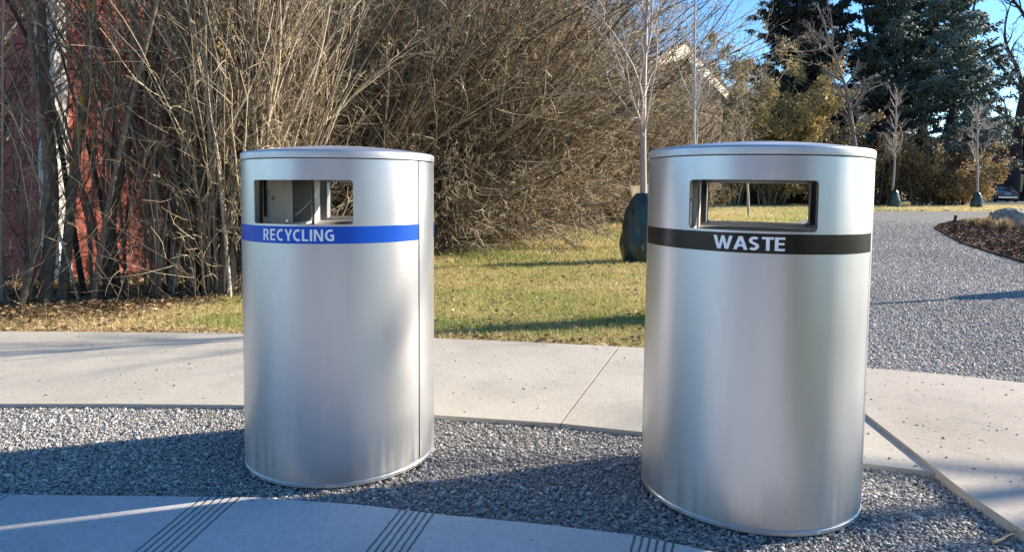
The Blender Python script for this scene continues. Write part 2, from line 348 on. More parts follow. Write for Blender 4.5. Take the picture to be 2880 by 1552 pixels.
GLY = {
 'E': (.56, [[(0, 0), (.56, 0), (.56, .165), (.2, .165), (.2, .43), (.53, .43), (.53, .59), (.2, .59), (.2, .835), (.56, .835), (.56, 1), (0, 1)]]),
 'L': (.54, [[(0, 0), (.54, 0), (.54, .165), (.2, .165), (.2, 1), (0, 1)]]),
 'I': (.20, [[(0, 0), (.2, 0), (.2, 1), (0, 1)]]),
 'T': (.66, [[(.23, 0), (.43, 0), (.43, .83), (.66, .83), (.66, 1), (0, 1), (0, .83), (.23, .83)]]),
 'N': (.76, [[(0, 0), (.18, 0), (.18, .70), (.54, 0), (.76, 0), (.76, 1), (.58, 1), (.58, .30), (.22, 1), (0, 1)]]),
 'Y': (.74, [[(.27, 0), (.47, 0), (.47, .38), (.74, 1), (.53, 1), (.37, .58), (.21, 1), (0, 1), (.27, .38)]]),
 'W': (1.12, [[(.23, 0), (.44, 0), (.56, .60), (.68, 0), (.89, 0), (1.12, 1), (.92, 1), (.785, .31), (.65, 1), (.47, 1), (.335, .31), (.20, 1), (0, 1)]]),
 'A': (.80, [[(0, 0), (.21, 0), (.275, .23), (.525, .23), (.59, 0), (.80, 0), (.51, 1), (.29, 1)], [(.32, .40), (.48, .40), (.40, .70)]]),
 'R': (.68, [[(0, 0), (.2, 0), (.2, .38), (.29, .38), (.46, 0), (.68, 0), (.47, .43)]+arc(.35, .70, .29, .30, -50, 90, 10)+[(0, 1)], [(.2, .54)]+arc(.31, .69, .14, .15, -90, 90, 8)+[(.2, .84)]]),
 'C': (.66, [stroke(arc(.44, .5, .34, .415, 62, 298, 22), W_)]),
 'G': (.76, [stroke(arc(.45, .5, .35, .415, 60, 285, 20)+[(.665, .125), (.665, .475), (.44, .475)], W_)]),
 'S': (.58, [stroke(arc(.31, .71, .205, .205, 40, 200, 12)+[(.15, .60), (.29, .50), (.42, .42)]+arc(.265, .29, .215, .205, 30, -140, 12), W_)]),
}
def lettering(word, width, cap, zbase, off, parent, mtl, acen=270):
    cu = bpy.data.curves.new('lettering', 'CURVE'); cu.dimensions = '2D'; cu.fill_mode = 'BOTH'; x = 0
    for ch in word:
        wd, outs = GLY[ch]
        for o_ in outs:
            sp = cu.splines.new('POLY'); sp.points.add(len(o_)-1); sp.use_cyclic_u = True
            for q, p in zip(sp.points, o_): q.co = (p[0]+x, p[1], 0, 1)
        x += wd+(.14 if ch in 'EIGNRLCS' else .05)
    o = bpy.data.objects.new('tmp', cu); COL.objects.link(o)
    dg = bpy.context.evaluated_depsgraph_get(); me = bpy.data.meshes.new_from_object(o.evaluated_get(dg))
    bpy.data.objects.remove(o); bm = bmesh.new(); bm.from_mesh(me); bmesh.ops.remove_doubles(bm, verts=bm.verts, dist=1e-5)
    xs = [v.co.x for v in bm.verts]; x0, x1 = min(xs), max(xs)
    for v in bm.verts: v.co.x = ((v.co.x-x0)/(x1-x0)-.5)*width; v.co.y = v.co.y*cap; v.co.z = 0
    for k in range(1, 40):
        bmesh.ops.bisect_plane(bm, geom=bm.verts[:]+bm.edges[:]+bm.faces[:], plane_co=(-width/2+k*width/40, 0, 0), plane_no=(1, 0, 0))
    r = R0+.0015
    for v in bm.verts:
        a = radians(acen)+(v.co.x+off)/r; v.co = Vector((r*cos(a), r*sin(a), zbase+v.co.y))
    return bm_obj('lettering', bm, mtl, parent, recalc=True)
def make_bin(loc, yaw, lean, label, word, vinyl, twidth, toff):
    e = empty('litter_bin', (loc[0], loc[1], 0), label, 'litter bin', 'silver public litter bins on the gravel')
    e.rotation_euler = (Matrix.Rotation(lean, 3, 'Y') @ Matrix.Rotation(yaw, 3, 'Z')).to_euler()
    g = .6
    shell('front_panel', 196+g, 344.5-g, M_alu, e, 270)
    shell('rear_panel', 16+g, 164-g, M_alu, e, 90)
    shell('side_panel', -15.5+g, 16-g, M_alu, e)
    shell('side_panel', 164+g, 196-g, M_alu, e)
    for a in (16, 164, 196, 344.5): lathe('seam_strip', [(R0-.0035, ZB), (R0-.0035, ZL)], M_seam, e, 720, 60, a-1, a+1)
    # base ring with a shadow gap above it
    lathe('base_ring', [(R0-.03, .0), (R0-.001, .0), (R0+.0005, .002), (R0+.0005, .012), (R0-.001, .014), (R0-.004, .014), (R0-.004, .022), (R0-.03, .022)], M_alu, e)
    # lid: skirt, rolled edge and shallow dome
    pr = [(R0-.004, 1.104), (R0+.0015, 1.104), (R0+.0018, 1.106), (R0+.0020, 1.1225)]
    for k in range(1, 7):
        th = k/6*radians(80); pr.append((R0+.002-.010*(1-cos(th)), 1.1225+.0085*sin(th)))
    r1, z1 = pr[-1]
    for k in range(1, 15):
        u = k/14; pr.append((r1*(1-u)+.0005, z1+.029*(1-(1-u)**2)**1.0))
    lathe('lid', pr, M_lid, e, 140, 28)
    lathe('lid_underside', [(R0-.004, 1.1045), (R0-.010, 1.1015), (.001, 1.1015)], M_inner, e)
    # vinyl bands front and rear, lettering on both
    band('colour_band', 197, 344, vinyl, e); band('colour_band', 10, 163, vinyl, e)
    lettering(word, twidth*1.03, .0385, .8288, toff, e, M_text)
    lettering(word, twidth*1.03, .0385, .8288, toff, e, M_text, 90)
    # opening frames: flat return flanges going inward
    for sgn, nm in ((-1, 'front'), (1, 'rear')):
        yo = sgn*sqrt(R0**2-OW**2); d = .034 if sgn < 0 else .03
        for sx in (-1, 1): bm = bmesh.new(); box(bm, (sx*(OW+.0035), yo-sgn*(d/2+.004), (ZOT+ZOB)/2), (.0025, d, ZOT-ZOB+.012)); bm_obj('opening_flange', bm, M_alu, e)
        # lip rails above and below follow the curve
        h = math.degrees(math.asin(OW/R0)); c = 270 if sgn < 0 else 90
        lathe('opening_lip', [(R0-.0035, ZOB-.001), (R0-.020, ZOB-.001), (R0-.020, ZOB-.012)], M_inner, e, 160, 30, c-h, c+h)
        lathe('opening_lip', [(R0-.0035, ZOT+.001), (R0-.020, ZOT+.001), (R0-.020, ZOT+.010)], M_inner, e, 160, 30, c-h, c+h)
    # liner inside: rolled steel rim, dark inside
    pr = [(.303, .30)] + [(.303+.0045*cos(t_)-.0045, .868+.0045*sin(t_)) for t_ in np.linspace(-pi/2, pi*.9, 9)] + [(.293, .30), (.001, .29)]
    lathe('liner', [(.300, .30), (.300, .842), (.292, .842), (.292, .30), (.001, .29)], M_black, e)
    lathe('liner_rim', [(.301, .83)] + [(.2965+.0045*cos(t_), .862+.006*sin(t_)) for t_ in np.linspace(0, pi, 9)] + [(.292, .83)], M_inner, e)
    lathe('support_ledge', [(R0-.004, .852), (.312, .852), (.312, .842), (R0-.004, .842)], M_inner, e)
    # inner side sheets (flat, between the two openings) and corner channels
    for sx in (-1, 1):
        bm = bmesh.new(); box(bm, (sx*.2065, .010, .979), (.002, .330, .240)); bm_obj('inner_partition', bm, M_inner, e)
        bm = bmesh.new(); box(bm, (sx*.2045, .095, .982), (.002, .150, .225)); bm_obj('unlit_half', bm, M_unlit, e)  # added dark sheet, shade of the partition's rear half put into colour
        bm = bmesh.new(); box(bm, (sx*.2035, .215, .975), (.008, .05, .235)); bm_obj('corner_channel', bm, M_inner, e)
        bm = bmesh.new()
        box(bm, (sx*.211, -.222, .975), (.014, .04, .235)); box(bm, (sx*.2035, -.185, .995), (.005, .014, .19))
        bm_obj('door_channel', bm, M_black, e)
        bm = bmesh.new()
        box(bm, (sx*.1990, -.158, .968), (.004, .040, .022)); box(bm, (sx*.1975, -.176, .955), (.003, .006, .05)); box(bm, (sx*.1995, -.165, 1.02), (.004, .03, .05))
        br = bm_obj('latch_bracket', bm, M_inner, e)
        bm = bmesh.new(); bmesh.ops.create_uvsphere(bm, u_segments=12, v_segments=8, radius=.0065, matrix=Matrix.Translation((sx*.1955, -.146, .968)))
        bm_obj('bolt', bm, M_bolt, br, smooth=True)
    return e
make_bin((-.6515, 2.5533), -.1693, 0, 'silver litter bin with a blue band lettered RECYCLING', 'RECYCLING', M_blue, .252, -.004)
make_bin((.802, 2.2515), -.3752, .0123, 'silver litter bin with a black band lettered WASTE', 'WASTE', M_blackv, .1925, -.004)

# ------------------------------------------------------------ ground
def plan(L, z=0): return [G(x, y, z)[:2] for x, y in L]
ZP = .012
g = slab('ground', [(-400, -60), (400, -60), (400, 900), (-400, 900)], -.03, .5, M_lawn); put(g, kind='structure')
# gravel strip round the bins
gs = slab('gravel_strip', [(-9, 1.2), (9, 1.2), (9, 4.2), (-9, 4.2)], -.014, .012, M_gravel); put(gs, kind='structure')
near_top = [(-2500, 1240), (-900, 1236), (-400, 1238), (0, 1243), (300, 1246), (640, 1250), (900, 1268), (1100, 1292), (1350, 1316), (1600, 1345), (1800, 1388), (2100, 1470), (2500, 1600)]
NT = plan(near_top, ZP)
gx = plan([(512, 1252), (598, 1254), (1003, 1286), (1090, 1291), (39, 1243), (1600, 1350)], ZP)
GR = [(gx[0][0]-.004, gx[0][1], radians(-5.5), 6, .0235, .0048), (gx[2][0]+.004, gx[2][1], radians(-12), 6, .0215, .0048), (gx[4][0]-.135, gx[4][1], radians(-3), 6, .0235, .0048), (gx[5][0], gx[5][1], radians(-18), 6, .0215, .0048)]
M_near = concrete('grooved_concrete', (.56, .55, .54), radians(35), GR)
np_path = slab('near_path', [tuple(p) for p in NT]+[(3.0, -12), (-9, -12)], ZP, .14, M_near); put(np_path, kind='structure')
mid_top = [(-1400, 826), (-400, 829), (0, 833), (300, 835), (610, 838), (850, 843), (1093, 850), (1350, 861), (1555, 871)]
mid_bot = [(1408, 1064), (1093, 1043), (850, 1028), (614, 1018), (300, 1015), (0, 1015), (-400, 1017), (-1400, 1025)]
p1 = slab('far_path', [tuple(p) for p in plan(mid_top+mid_bot, ZP)], ZP, .14, M_path); put(p1, kind='structure')
p2l = [(1559, 871.3), (1700, 878), (1850, 888), (1990, 900), (2172, 1040), (2372, 1189), (2178, 1165), (1900, 1123), (1610, 1085), (1412, 1064.3)]
p2 = slab('far_path', [tuple(p) for p in plan(p2l, ZP)], ZP, .14, M_path); put(p2, kind='structure')
p3l = [(2000, 901), (2185, 925), (2380, 941), (2576, 962), (3000, 1010), (3700, 1110), (4200, 1500), (3300, 1620), (2800, 1440), (2576, 1335), (2420, 1230), (2300, 1135), (2178, 1040)]
p3 = slab('side_path', [tuple(p) for p in plan(p3l, .026)], .026, .15, M_pathr); put(p3, kind='structure')
plz = [(1975, 899), (1990, 860), (2000, 780), (2010, 700), (2000, 640), (2005, 590), (1990, 565), (2020, 552), (2080, 546), (2140, 537), (2180, 531.5), (2300, 531), (2576, 533), (3200, 536), (4800, 545), (4800, 1300), (3700, 1112), (3000, 1012), (2576, 964), (2380, 943), (2185, 927)]
PLZ = [tuple(p) for p in plan(plz)]
pz = slab('gravel_plaza', PLZ, -.004, .012, M_gravelfar); put(pz, kind='structure')
mul = [(2352, 575), (2362, 567), (2385, 561), (2430, 554), (2500, 550), (2576, 548), (2900, 545), (3600, 548), (3900, 640), (3300, 720), (2900, 730), (2700, 692), (2576, 662), (2480, 633), (2420, 613), (2380, 592)]
MUL = [tuple(p) for p in plan(mul)]
mb = slab('mulch_bed', MUL, .03, .036, M_mulch); put(mb, kind='structure')
a0, a1 = G(2300, 511.5), G(3300, 512); b1, b0 = G(3300, 503), G(2380, 503.5)
rd = slab('road', [tuple(a0[:2]), tuple(a1[:2]), tuple(b1[:2]), tuple(b0[:2])], -.01, .02, M_asph); put(rd, kind='structure')
M_kerb = simple('pale_kerb', (.52, .50, .47), rough=.8, scale=6)
kb = bmesh.new(); v = Vector(a1[:2])-Vector(a0[:2]); mid = (Vector(a0[:2])+Vector(a1[:2]))/2
box(kb, (mid.x, mid.y-.1, .02), (v.length, .22, .12), atan2(v.y, v.x)); o = bm_obj('kerb', kb, M_kerb); put(o, kind='structure')

def inside(P, poly):
    x, y = P[:, 0], P[:, 1]; c = np.zeros(len(P), bool); n = len(poly); j = n-1
    for i in range(n):
        xi, yi = poly[i]; xj, yj = poly[j]
        t_ = ((yi > y) != (yj > y)) & (x < (xj-xi)*(y-yi)/((yj-yi) or 1e-9)+xi); c ^= t_; j = i
    return c
def in_view(P, z=0, m=.06):
    return np.abs(P[:, 0]) < (.763+m)*np.maximum(P[:, 1], .5)+.1
def vnoise(P, s, seed=0):
    r = np.random.default_rng(seed); out = np.zeros(len(P))
    for k in range(7):
        a = r.uniform(0, 2*pi); f = s*(1+.6*k*r.uniform(.5, 1.2)); out += np.sin(P[:, 0]*cos(a)*f+P[:, 1]*sin(a)*f+r.uniform(0, 6))/(1+.4*k)
    return out/2.6
# ------------------------------------------------------------ scatter helpers
def rand_rot(n):
    q = rng.normal(size=(n, 4)); q /= np.linalg.norm(q, axis=1)[:, None]; a, b, c, d = q.T
    return np.stack([np.stack([1-2*(c*c+d*d), 2*(b*c-a*d), 2*(b*d+a*c)], -1), np.stack([2*(b*c+a*d), 1-2*(b*b+d*d), 2*(c*d-a*b)], -1), np.stack([2*(b*d-a*c), 2*(c*d+a*b), 1-2*(b*b+c*c)], -1)], 1)
OCT = np.array([(1, 0, 0), (-1, 0, 0), (0, 1, 0), (0, -1, 0), (0, 0, 1), (0, 0, -1)], float)
OCF = np.array([(0, 2, 4), (2, 1, 4), (1, 3, 4), (3, 0, 4), (2, 0, 5), (1, 2, 5), (3, 1, 5), (0, 3, 5)])
CUB = np.array([(-1, -1, -1), (1, -1, -1), (1, 1, -1), (-1, 1, -1), (-1, -1, 1), (1, -1, 1), (1, 1, 1), (-1, 1, 1)], float)*.6
CUF = np.array([(0, 3, 2), (0, 2, 1), (4, 5, 6), (4, 6, 7), (0, 1, 5), (0, 5, 4), (1, 2, 6), (1, 6, 5), (2, 3, 7), (2, 7, 6), (3, 0, 4), (3, 4, 7)])
def stones(name, P, z, size, mtl, tone, flat=.5, shape='cub', tilt=.45):
    n = len(P); B, Fb = (CUB, CUF) if shape == 'cub' else (OCT, OCF); k = len(B)
    V = B[None]*(1+rng.uniform(-.38, .38, (n, k, 3)))
    V *= (np.array([1.25, .85, flat])*rng.uniform(.7, 1.3, (n, 3)))[:, None]*size[:, None, None]
    za = rng.uniform(0, 2*pi, n); tx = rng.normal(0, tilt, n); o0 = np.zeros(n); o1 = np.ones(n)
    Rz = np.stack([np.stack([np.cos(za), -np.sin(za), o0], -1), np.stack([np.sin(za), np.cos(za), o0], -1), np.stack([o0, o0, o1], -1)], 1)
    Rx = np.stack([np.stack([o1, o0, o0], -1), np.stack([o0, np.cos(tx), -np.sin(tx)], -1), np.stack([o0, np.sin(tx), np.cos(tx)], -1)], 1)
    V = np.einsum('nij,njl,nkl->nki', Rx, Rz, V)
    V += np.concatenate([P, z[:, None]], 1)[:, None]
    Fc = (Fb[None]+np.arange(n)[:, None, None]*k).reshape(-1, 3)
    return np_obj(name, V.reshape(-1, 3), Fc, mtl, attr=np.repeat(tone, k))
def quads(name, P, size, asp, mtl, tone, parent=None, flat=0, fold=.25):
    """small folded leaf-like pieces; flat = how strongly they lie flat"""
    n = len(P); A = rng.normal(size=(n, 3)); A[:, 2] *= (1-flat); A /= np.linalg.norm(A, axis=1)[:, None]
    nrm = rng.normal(size=(n, 3)); nrm[:, 2] += flat*4; B = np.cross(nrm, A); B /= np.linalg.norm(B, axis=1)[:, None]; C = np.cross(A, B)
    s = size[:, None]; w_ = (size*asp)[:, None]
    v0 = P-A*s/2; v1 = P+B*w_/2+C*w_*fold; v2 = P+A*s/2; v3 = P-B*w_/2+C*w_*fold
    V = np.stack([v0, v1, v2, v3], 1).reshape(-1, 3); i = np.arange(n)[:, None]*4
    Fc = np.concatenate([i+[0, 1, 2], i+[0, 2, 3]], 0)
    return np_obj(name, V, Fc, mtl, parent, attr=np.repeat(tone, 4))
def blades(name, P, h, wd, mtl, tone, lean=.5, parent=None, z0=-.03):
    n = len(P); a = rng.uniform(0, 2*pi, n); b = rng.uniform(0, 2*pi, n); ln = np.abs(rng.normal(0, lean, n))*h
    base = np.concatenate([P, np.full((n, 1), z0)], 1) if P.shape[1] == 2 else P
    side = np.stack([np.cos(a), np.sin(a), np.zeros(n)], 1)*wd[:, None]/2
    D = np.stack([np.cos(b)*ln, np.sin(b)*ln, h], 1)
    mid_ = base+D*np.array([.35, .35, .6]); tip = base+D
    V = np.stack([base-side, base+side, mid_+side*.75, mid_-side*.75, tip], 1).reshape(-1, 3); i = np.arange(n)[:, None]*5
    Fc = np.concatenate([i+[0, 1, 2], i+[0, 2, 3], i+[3, 2, 4]], 0)
    return np_obj(name, V, Fc, mtl, parent, attr=np.repeat(tone, 5))

# gravel stones round the bins
pathpolys = [[tuple(p) for p in NT]+[(3., -12), (-9, -12)], [tuple(p) for p in plan(mid_top+mid_bot)], [tuple(p) for p in plan(p2l)], [tuple(p) for p in plan(p3l)]]
def off_paths(P):
    k = np.ones(len(P), bool)
    for q in pathpolys: k &= ~inside(P, q)
    return k
n = 290000
P = np.stack([rng.uniform(-2.9, 3.2, n), rng.uniform(1.55, 3.2, n)], 1)
P = P[off_paths(P) & in_view(P, m=.15)]
db = np.minimum(np.hypot(P[:, 0]+.6515, P[:, 1]-2.5533), np.hypot(P[:, 0]-.802, P[:, 1]-2.2515)); P = P[db > .30]
n = len(P); sz = rng.lognormal(math.log(.0027), .5, n)
t_ = np.clip(rng.normal(.54, .13, n)+.12*vnoise(P, 1.5)+(rng.random(n) < .03)*.4, 0, 1)
o = stones('gravel', P, -.011+rng.uniform(0, .008, n), sz, M_stone, np.clip(t_+.12+.12*(P[:, 0] < -.5), 0, 1)); put(o, 'grey crushed gravel lying round the bins', 'gravel', kind='stuff')
# plaza gravel
n = 420000
r_ = rng.uniform(3.2, 24, n); P = np.stack([r_*rng.uniform(.3, .85, n), r_], 1); P = P[inside(P, PLZ) & ~inside(P, MUL) & (rng.random(n) < np.clip(1.15-(r_-3.2)/18, 0, 1)**1.6)]
n = len(P); sz = rng.lognormal(math.log(.0050), .35, n)*(1+.09*(P[:, 1]-3))
t_ = np.clip(rng.normal(.74, .11, n)+.08*vnoise(P, 1.2, 3), 0, 1)
o = stones('gravel', P, -.002+rng.uniform(0, .006, n), sz, M_stone, t_, shape='oct'); put(o, 'grey gravel covering the wide plaza behind the waste bin', 'gravel', kind='stuff')
# grit and small chips on the concrete
n = 14000
P = np.stack([rng.uniform(-4, 5, n), rng.uniform(1.7, 4.7, n)], 1); P = P[~off_paths(P) & in_view(P)]
keep = rng.random(len(P)) < np.where(P[:, 0] > 1.2, .5, .26)*(.6+.5*vnoise(P, 2.2, 5)); keep &= ~((P[:, 1] < 2.15) & (rng.random(len(P)) < .6)); P = P[keep]
n = len(P); sz = rng.lognormal(math.log(.0028), .4, n)
zt = np.where(inside(P, pathpolys[3]), .026, ZP)
o = stones('grit', P, zt+sz*.3, sz, M_grain, rng.random(n)); put(o, 'loose grit and crumbs scattered on the concrete paths', 'grit', kind='stuff')

# ------------------------------------------------------------ lawn
edge = np.array(plan([(-1400, 826), (-400, 829), (0, 833), (300, 835), (610, 838), (850, 843), (1093, 850), (1350, 861), (1615, 873), (1850, 888), (2010, 903)]))
def beyond_edge(P): return P[:, 1] > np.interp(P[:, 0], edge[:, 0], edge[:, 1])
hedge_line = np.array([(-8, 5.2), (-4.2, 5.35), (-3.2, 5.75), (-2.7, 6.6), (-2.3, 8.0), (-1.7, 11.), (-.9, 14.), (.1, 17.8), (3, 24.5), (6, 31)])
def beyond_hedge(P, d=0): return P[:, 1] > np.interp(P[:, 0], hedge_line[:, 0], hedge_line[:, 1])+d
def hdist(P): return P[:, 1]-np.interp(P[:, 0], hedge_line[:, 0], hedge_line[:, 1])
notplz = lambda P: ~inside(P, PLZ)
def lawn_pts(n, y0, y1):
    y = rng.uniform(y0, y1, n); P = np.stack([y*rng.uniform(-.80, .80, n), y], 1)
    return P[beyond_edge(P) & notplz(P)]
P = lawn_pts(330000, 4.2, 9.2); k = hdist(P); P = P[(rng.random(len(P)) > np.clip(k*1.3+1.0, .0, .9))]
def green(P, seed):
    hd = hdist(P); t_ = .43+.28*vnoise(P, 1.3, seed)+.14*vnoise(P, 5, seed+1)+rng.normal(0, .19, len(P))-.28*np.clip(1+hd*.45, 0, 1.5)
    e = P[:, 1]-np.interp(P[:, 0], edge[:, 0], edge[:, 1]); t_ -= .3*np.clip(1-e/.35, 0, 1)
    return np.clip(t_, 0, 1)
P0 = P
o = blades('lawn_grass', P, rng.uniform(.018, .05, len(P)), rng.uniform(.0028, .005, len(P)), M_grass, green(P, 11), .8); put(o, 'short patchy green and straw grass of the lawn', 'grass', kind='stuff')
P = lawn_pts(170000, 9., 19); P = P[hdist(P) < 1.0]
o = blades('lawn_grass', P, rng.uniform(.03, .07, len(P)), rng.uniform(.006, .011, len(P)), M_grass, green(P, 11), .7); put(o, 'lawn grass running back towards the far hedge', 'grass', kind='stuff')
P = lawn_pts(170000, 18, 47); P = P[P[:, 0] > .02*P[:, 1]]
tt = np.clip(.42+.22*vnoise(P, .45, 4)+rng.normal(0, .18, len(P))-.25*np.clip((P[:, 1]-30)/12, 0, 1), 0, 1)
o = blades('lawn_grass', P, rng.uniform(.06, .16, len(P)), rng.uniform(.014, .03, len(P)), M_grass, tt, .5); put(o, 'sunlit strip of distant lawn grass beyond the gravel plaza', 'grass', kind='stuff')
# litter of dry leaves under the shrubs and along the path edge
n = 230000; y = rng.uniform(4.3, 19, n)**1.0; P = np.stack([y*rng.uniform(-.80, .25, n), y], 1); P = P[beyond_edge(P)]
hd = hdist(P); e = P[:, 1]-np.interp(P[:, 0], edge[:, 0], edge[:, 1])
pr = np.clip(np.exp(-(np.maximum(-hd-.05, 0)/np.where(P[:, 1] < 8, .5, 1.3))**1.3)*(hd < 2.5), 0, 1)+.5*np.exp(-(e/.12)**2)+.06
P = P[rng.random(len(P)) < pr]; n = len(P)
o = quads('leaf_litter', np.concatenate([P, rng.uniform(-.022, .018, (n, 1))], 1), rng.uniform(.02, .055, n)*(1+.04*P[:, 1]), .42, M_litter, np.clip(rng.normal(.5, .22, n)+.15*vnoise(P, 2.3, 8), 0, 1), flat=.75)
put(o, 'dry fallen leaves and stalks lying under the shrubs', 'leaf litter', kind='stuff')
# mulch chips
n = 26000; y = rng.uniform(8.5, 26, n); P = np.stack([y*rng.uniform(.5, .82, n), y], 1); P = P[inside(P, MUL)]; n = len(P)
o = quads('mulch', np.concatenate([P, rng.uniform(.028, .06, (n, 1))], 1), rng.uniform(.04, .11, n), .35, M_chip, np.clip(rng.beta(2.2, 2.6, n)+(rng.random(n) < .035)*.6, 0, 1), flat=.6)
put(o, 'brown bark chips of the mulch bed beside the gravel', 'mulch', kind='stuff')

# ------------------------------------------------------------ branching plants
def unit(a): return a/np.maximum(np.linalg.norm(a, axis=-1, keepdims=True), 1e-9)
def grow(S, D, L, k, wig, bias=(0, 0, 0), smooth=.6):
    """polylines (n, k+1, 3)"""
    n = len(S); pts = np.empty((n, k+1, 3)); pts[:, 0] = S; d = unit(D); dev = rng.normal(size=(n, 3))*wig*.5
    bias = np.asarray(bias, float)
    for i in range(k):
        dev = dev*smooth+rng.normal(size=(n, 3))*wig; d = unit(d+dev+bias/k); pts[:, i+1] = pts[:, i]+d*(L/k)[:, None]
    return pts
def child(pts, L, r, per, t0, t1, ang, ratio, rr=.5, jitter=.3, end=.3):
    n, k1, _ = pts.shape; m = n*per
    idx = np.repeat(np.arange(n), per); t_ = rng.uniform(t0, t1, m); x = t_*(k1-1); i = np.minimum(x.astype(int), k1-2); f = (x-i)[:, None]
    S = pts[idx, i]*(1-f)+pts[idx, i+1]*f; tan = unit(pts[idx, i+1]-pts[idx, i])
    rd = rng.normal(size=(m, 3)); rd = unit(rd-(rd*tan).sum(1)[:, None]*tan); a = ang*(1+rng.normal(0, jitter, m))[:, None]
    D = tan*np.cos(a)+rd*np.sin(a)
    Lc = L[idx]*ratio*(1-(1-end)*t_)*rng.uniform(.6, 1.25, m); rc = r[idx]*rr*(1-.55*t_)
    return S, D, Lc, rc
def tubes(pts, r0, r1, m, tone):
    n, k1, _ = pts.shape; T = np.empty_like(pts); T[:, 1:-1] = pts[:, 2:]-pts[:, :-2]; T[:, 0] = pts[:, 1]-pts[:, 0]; T[:, -1] = pts[:, -1]-pts[:, -2]; T = unit(T)
    ov = unit(pts[:, -1]-pts[:, 0]); ref = np.cross(ov, np.where(np.abs(ov[:, 2:]) < .8, np.array([[0, 0, 1.]]), np.array([[1., 0, 0]]))); ref = unit(ref)[:, None]
    U = unit(ref-(ref*T).sum(-1, keepdims=True)*T); W = np.cross(T, U)
    rad = r0[:, None]+(r1-r0)[:, None]*np.linspace(0, 1, k1)[None]
    a = np.arange(m)*2*pi/m
    V = pts[:, :, None]+rad[:, :, None, None]*(np.cos(a)[None, None, :, None]*U[:, :, None]+np.sin(a)[None, None, :, None]*W[:, :, None])
    base = (np.arange(n)[:, None, None]*k1+np.arange(k1-1)[None, :, None])*m; j = np.arange(m)[None, None]; j2 = (j+1) % m
    Fc = np.stack([base+j, base+j2, base+m+j2, base+m+j], -1).reshape(-1, 4)
    return V.reshape(-1, 3), Fc, np.repeat(np.repeat(tone, k1), m)
class Bag:
    def __init__(s): s.V = []; s.F = []; s.T = []; s.n = 0
    def add(s, pts, r0, r1, m, tone):
        V, Fc, t_ = tubes(pts, np.broadcast_to(r0, (len(pts),)).astype(float), np.broadcast_to(r1, (len(pts),)).astype(float), m, np.broadcast_to(tone, (len(pts),)).astype(float))
        s.V.append(V); s.F.append(Fc+s.n); s.T.append(t_); s.n += len(V)
    def obj(s, name, mtl, parent=None, smooth=True):
        V = np.concatenate(s.V)
        if parent is not None: V = V-np.array(parent.location)[None]
        return np_obj(name, V, np.concatenate(s.F), mtl, parent, smooth, np.concatenate(s.T))
def tn(n, c=.5, s=.2): return np.clip(rng.normal(c, s, n), 0, .88)

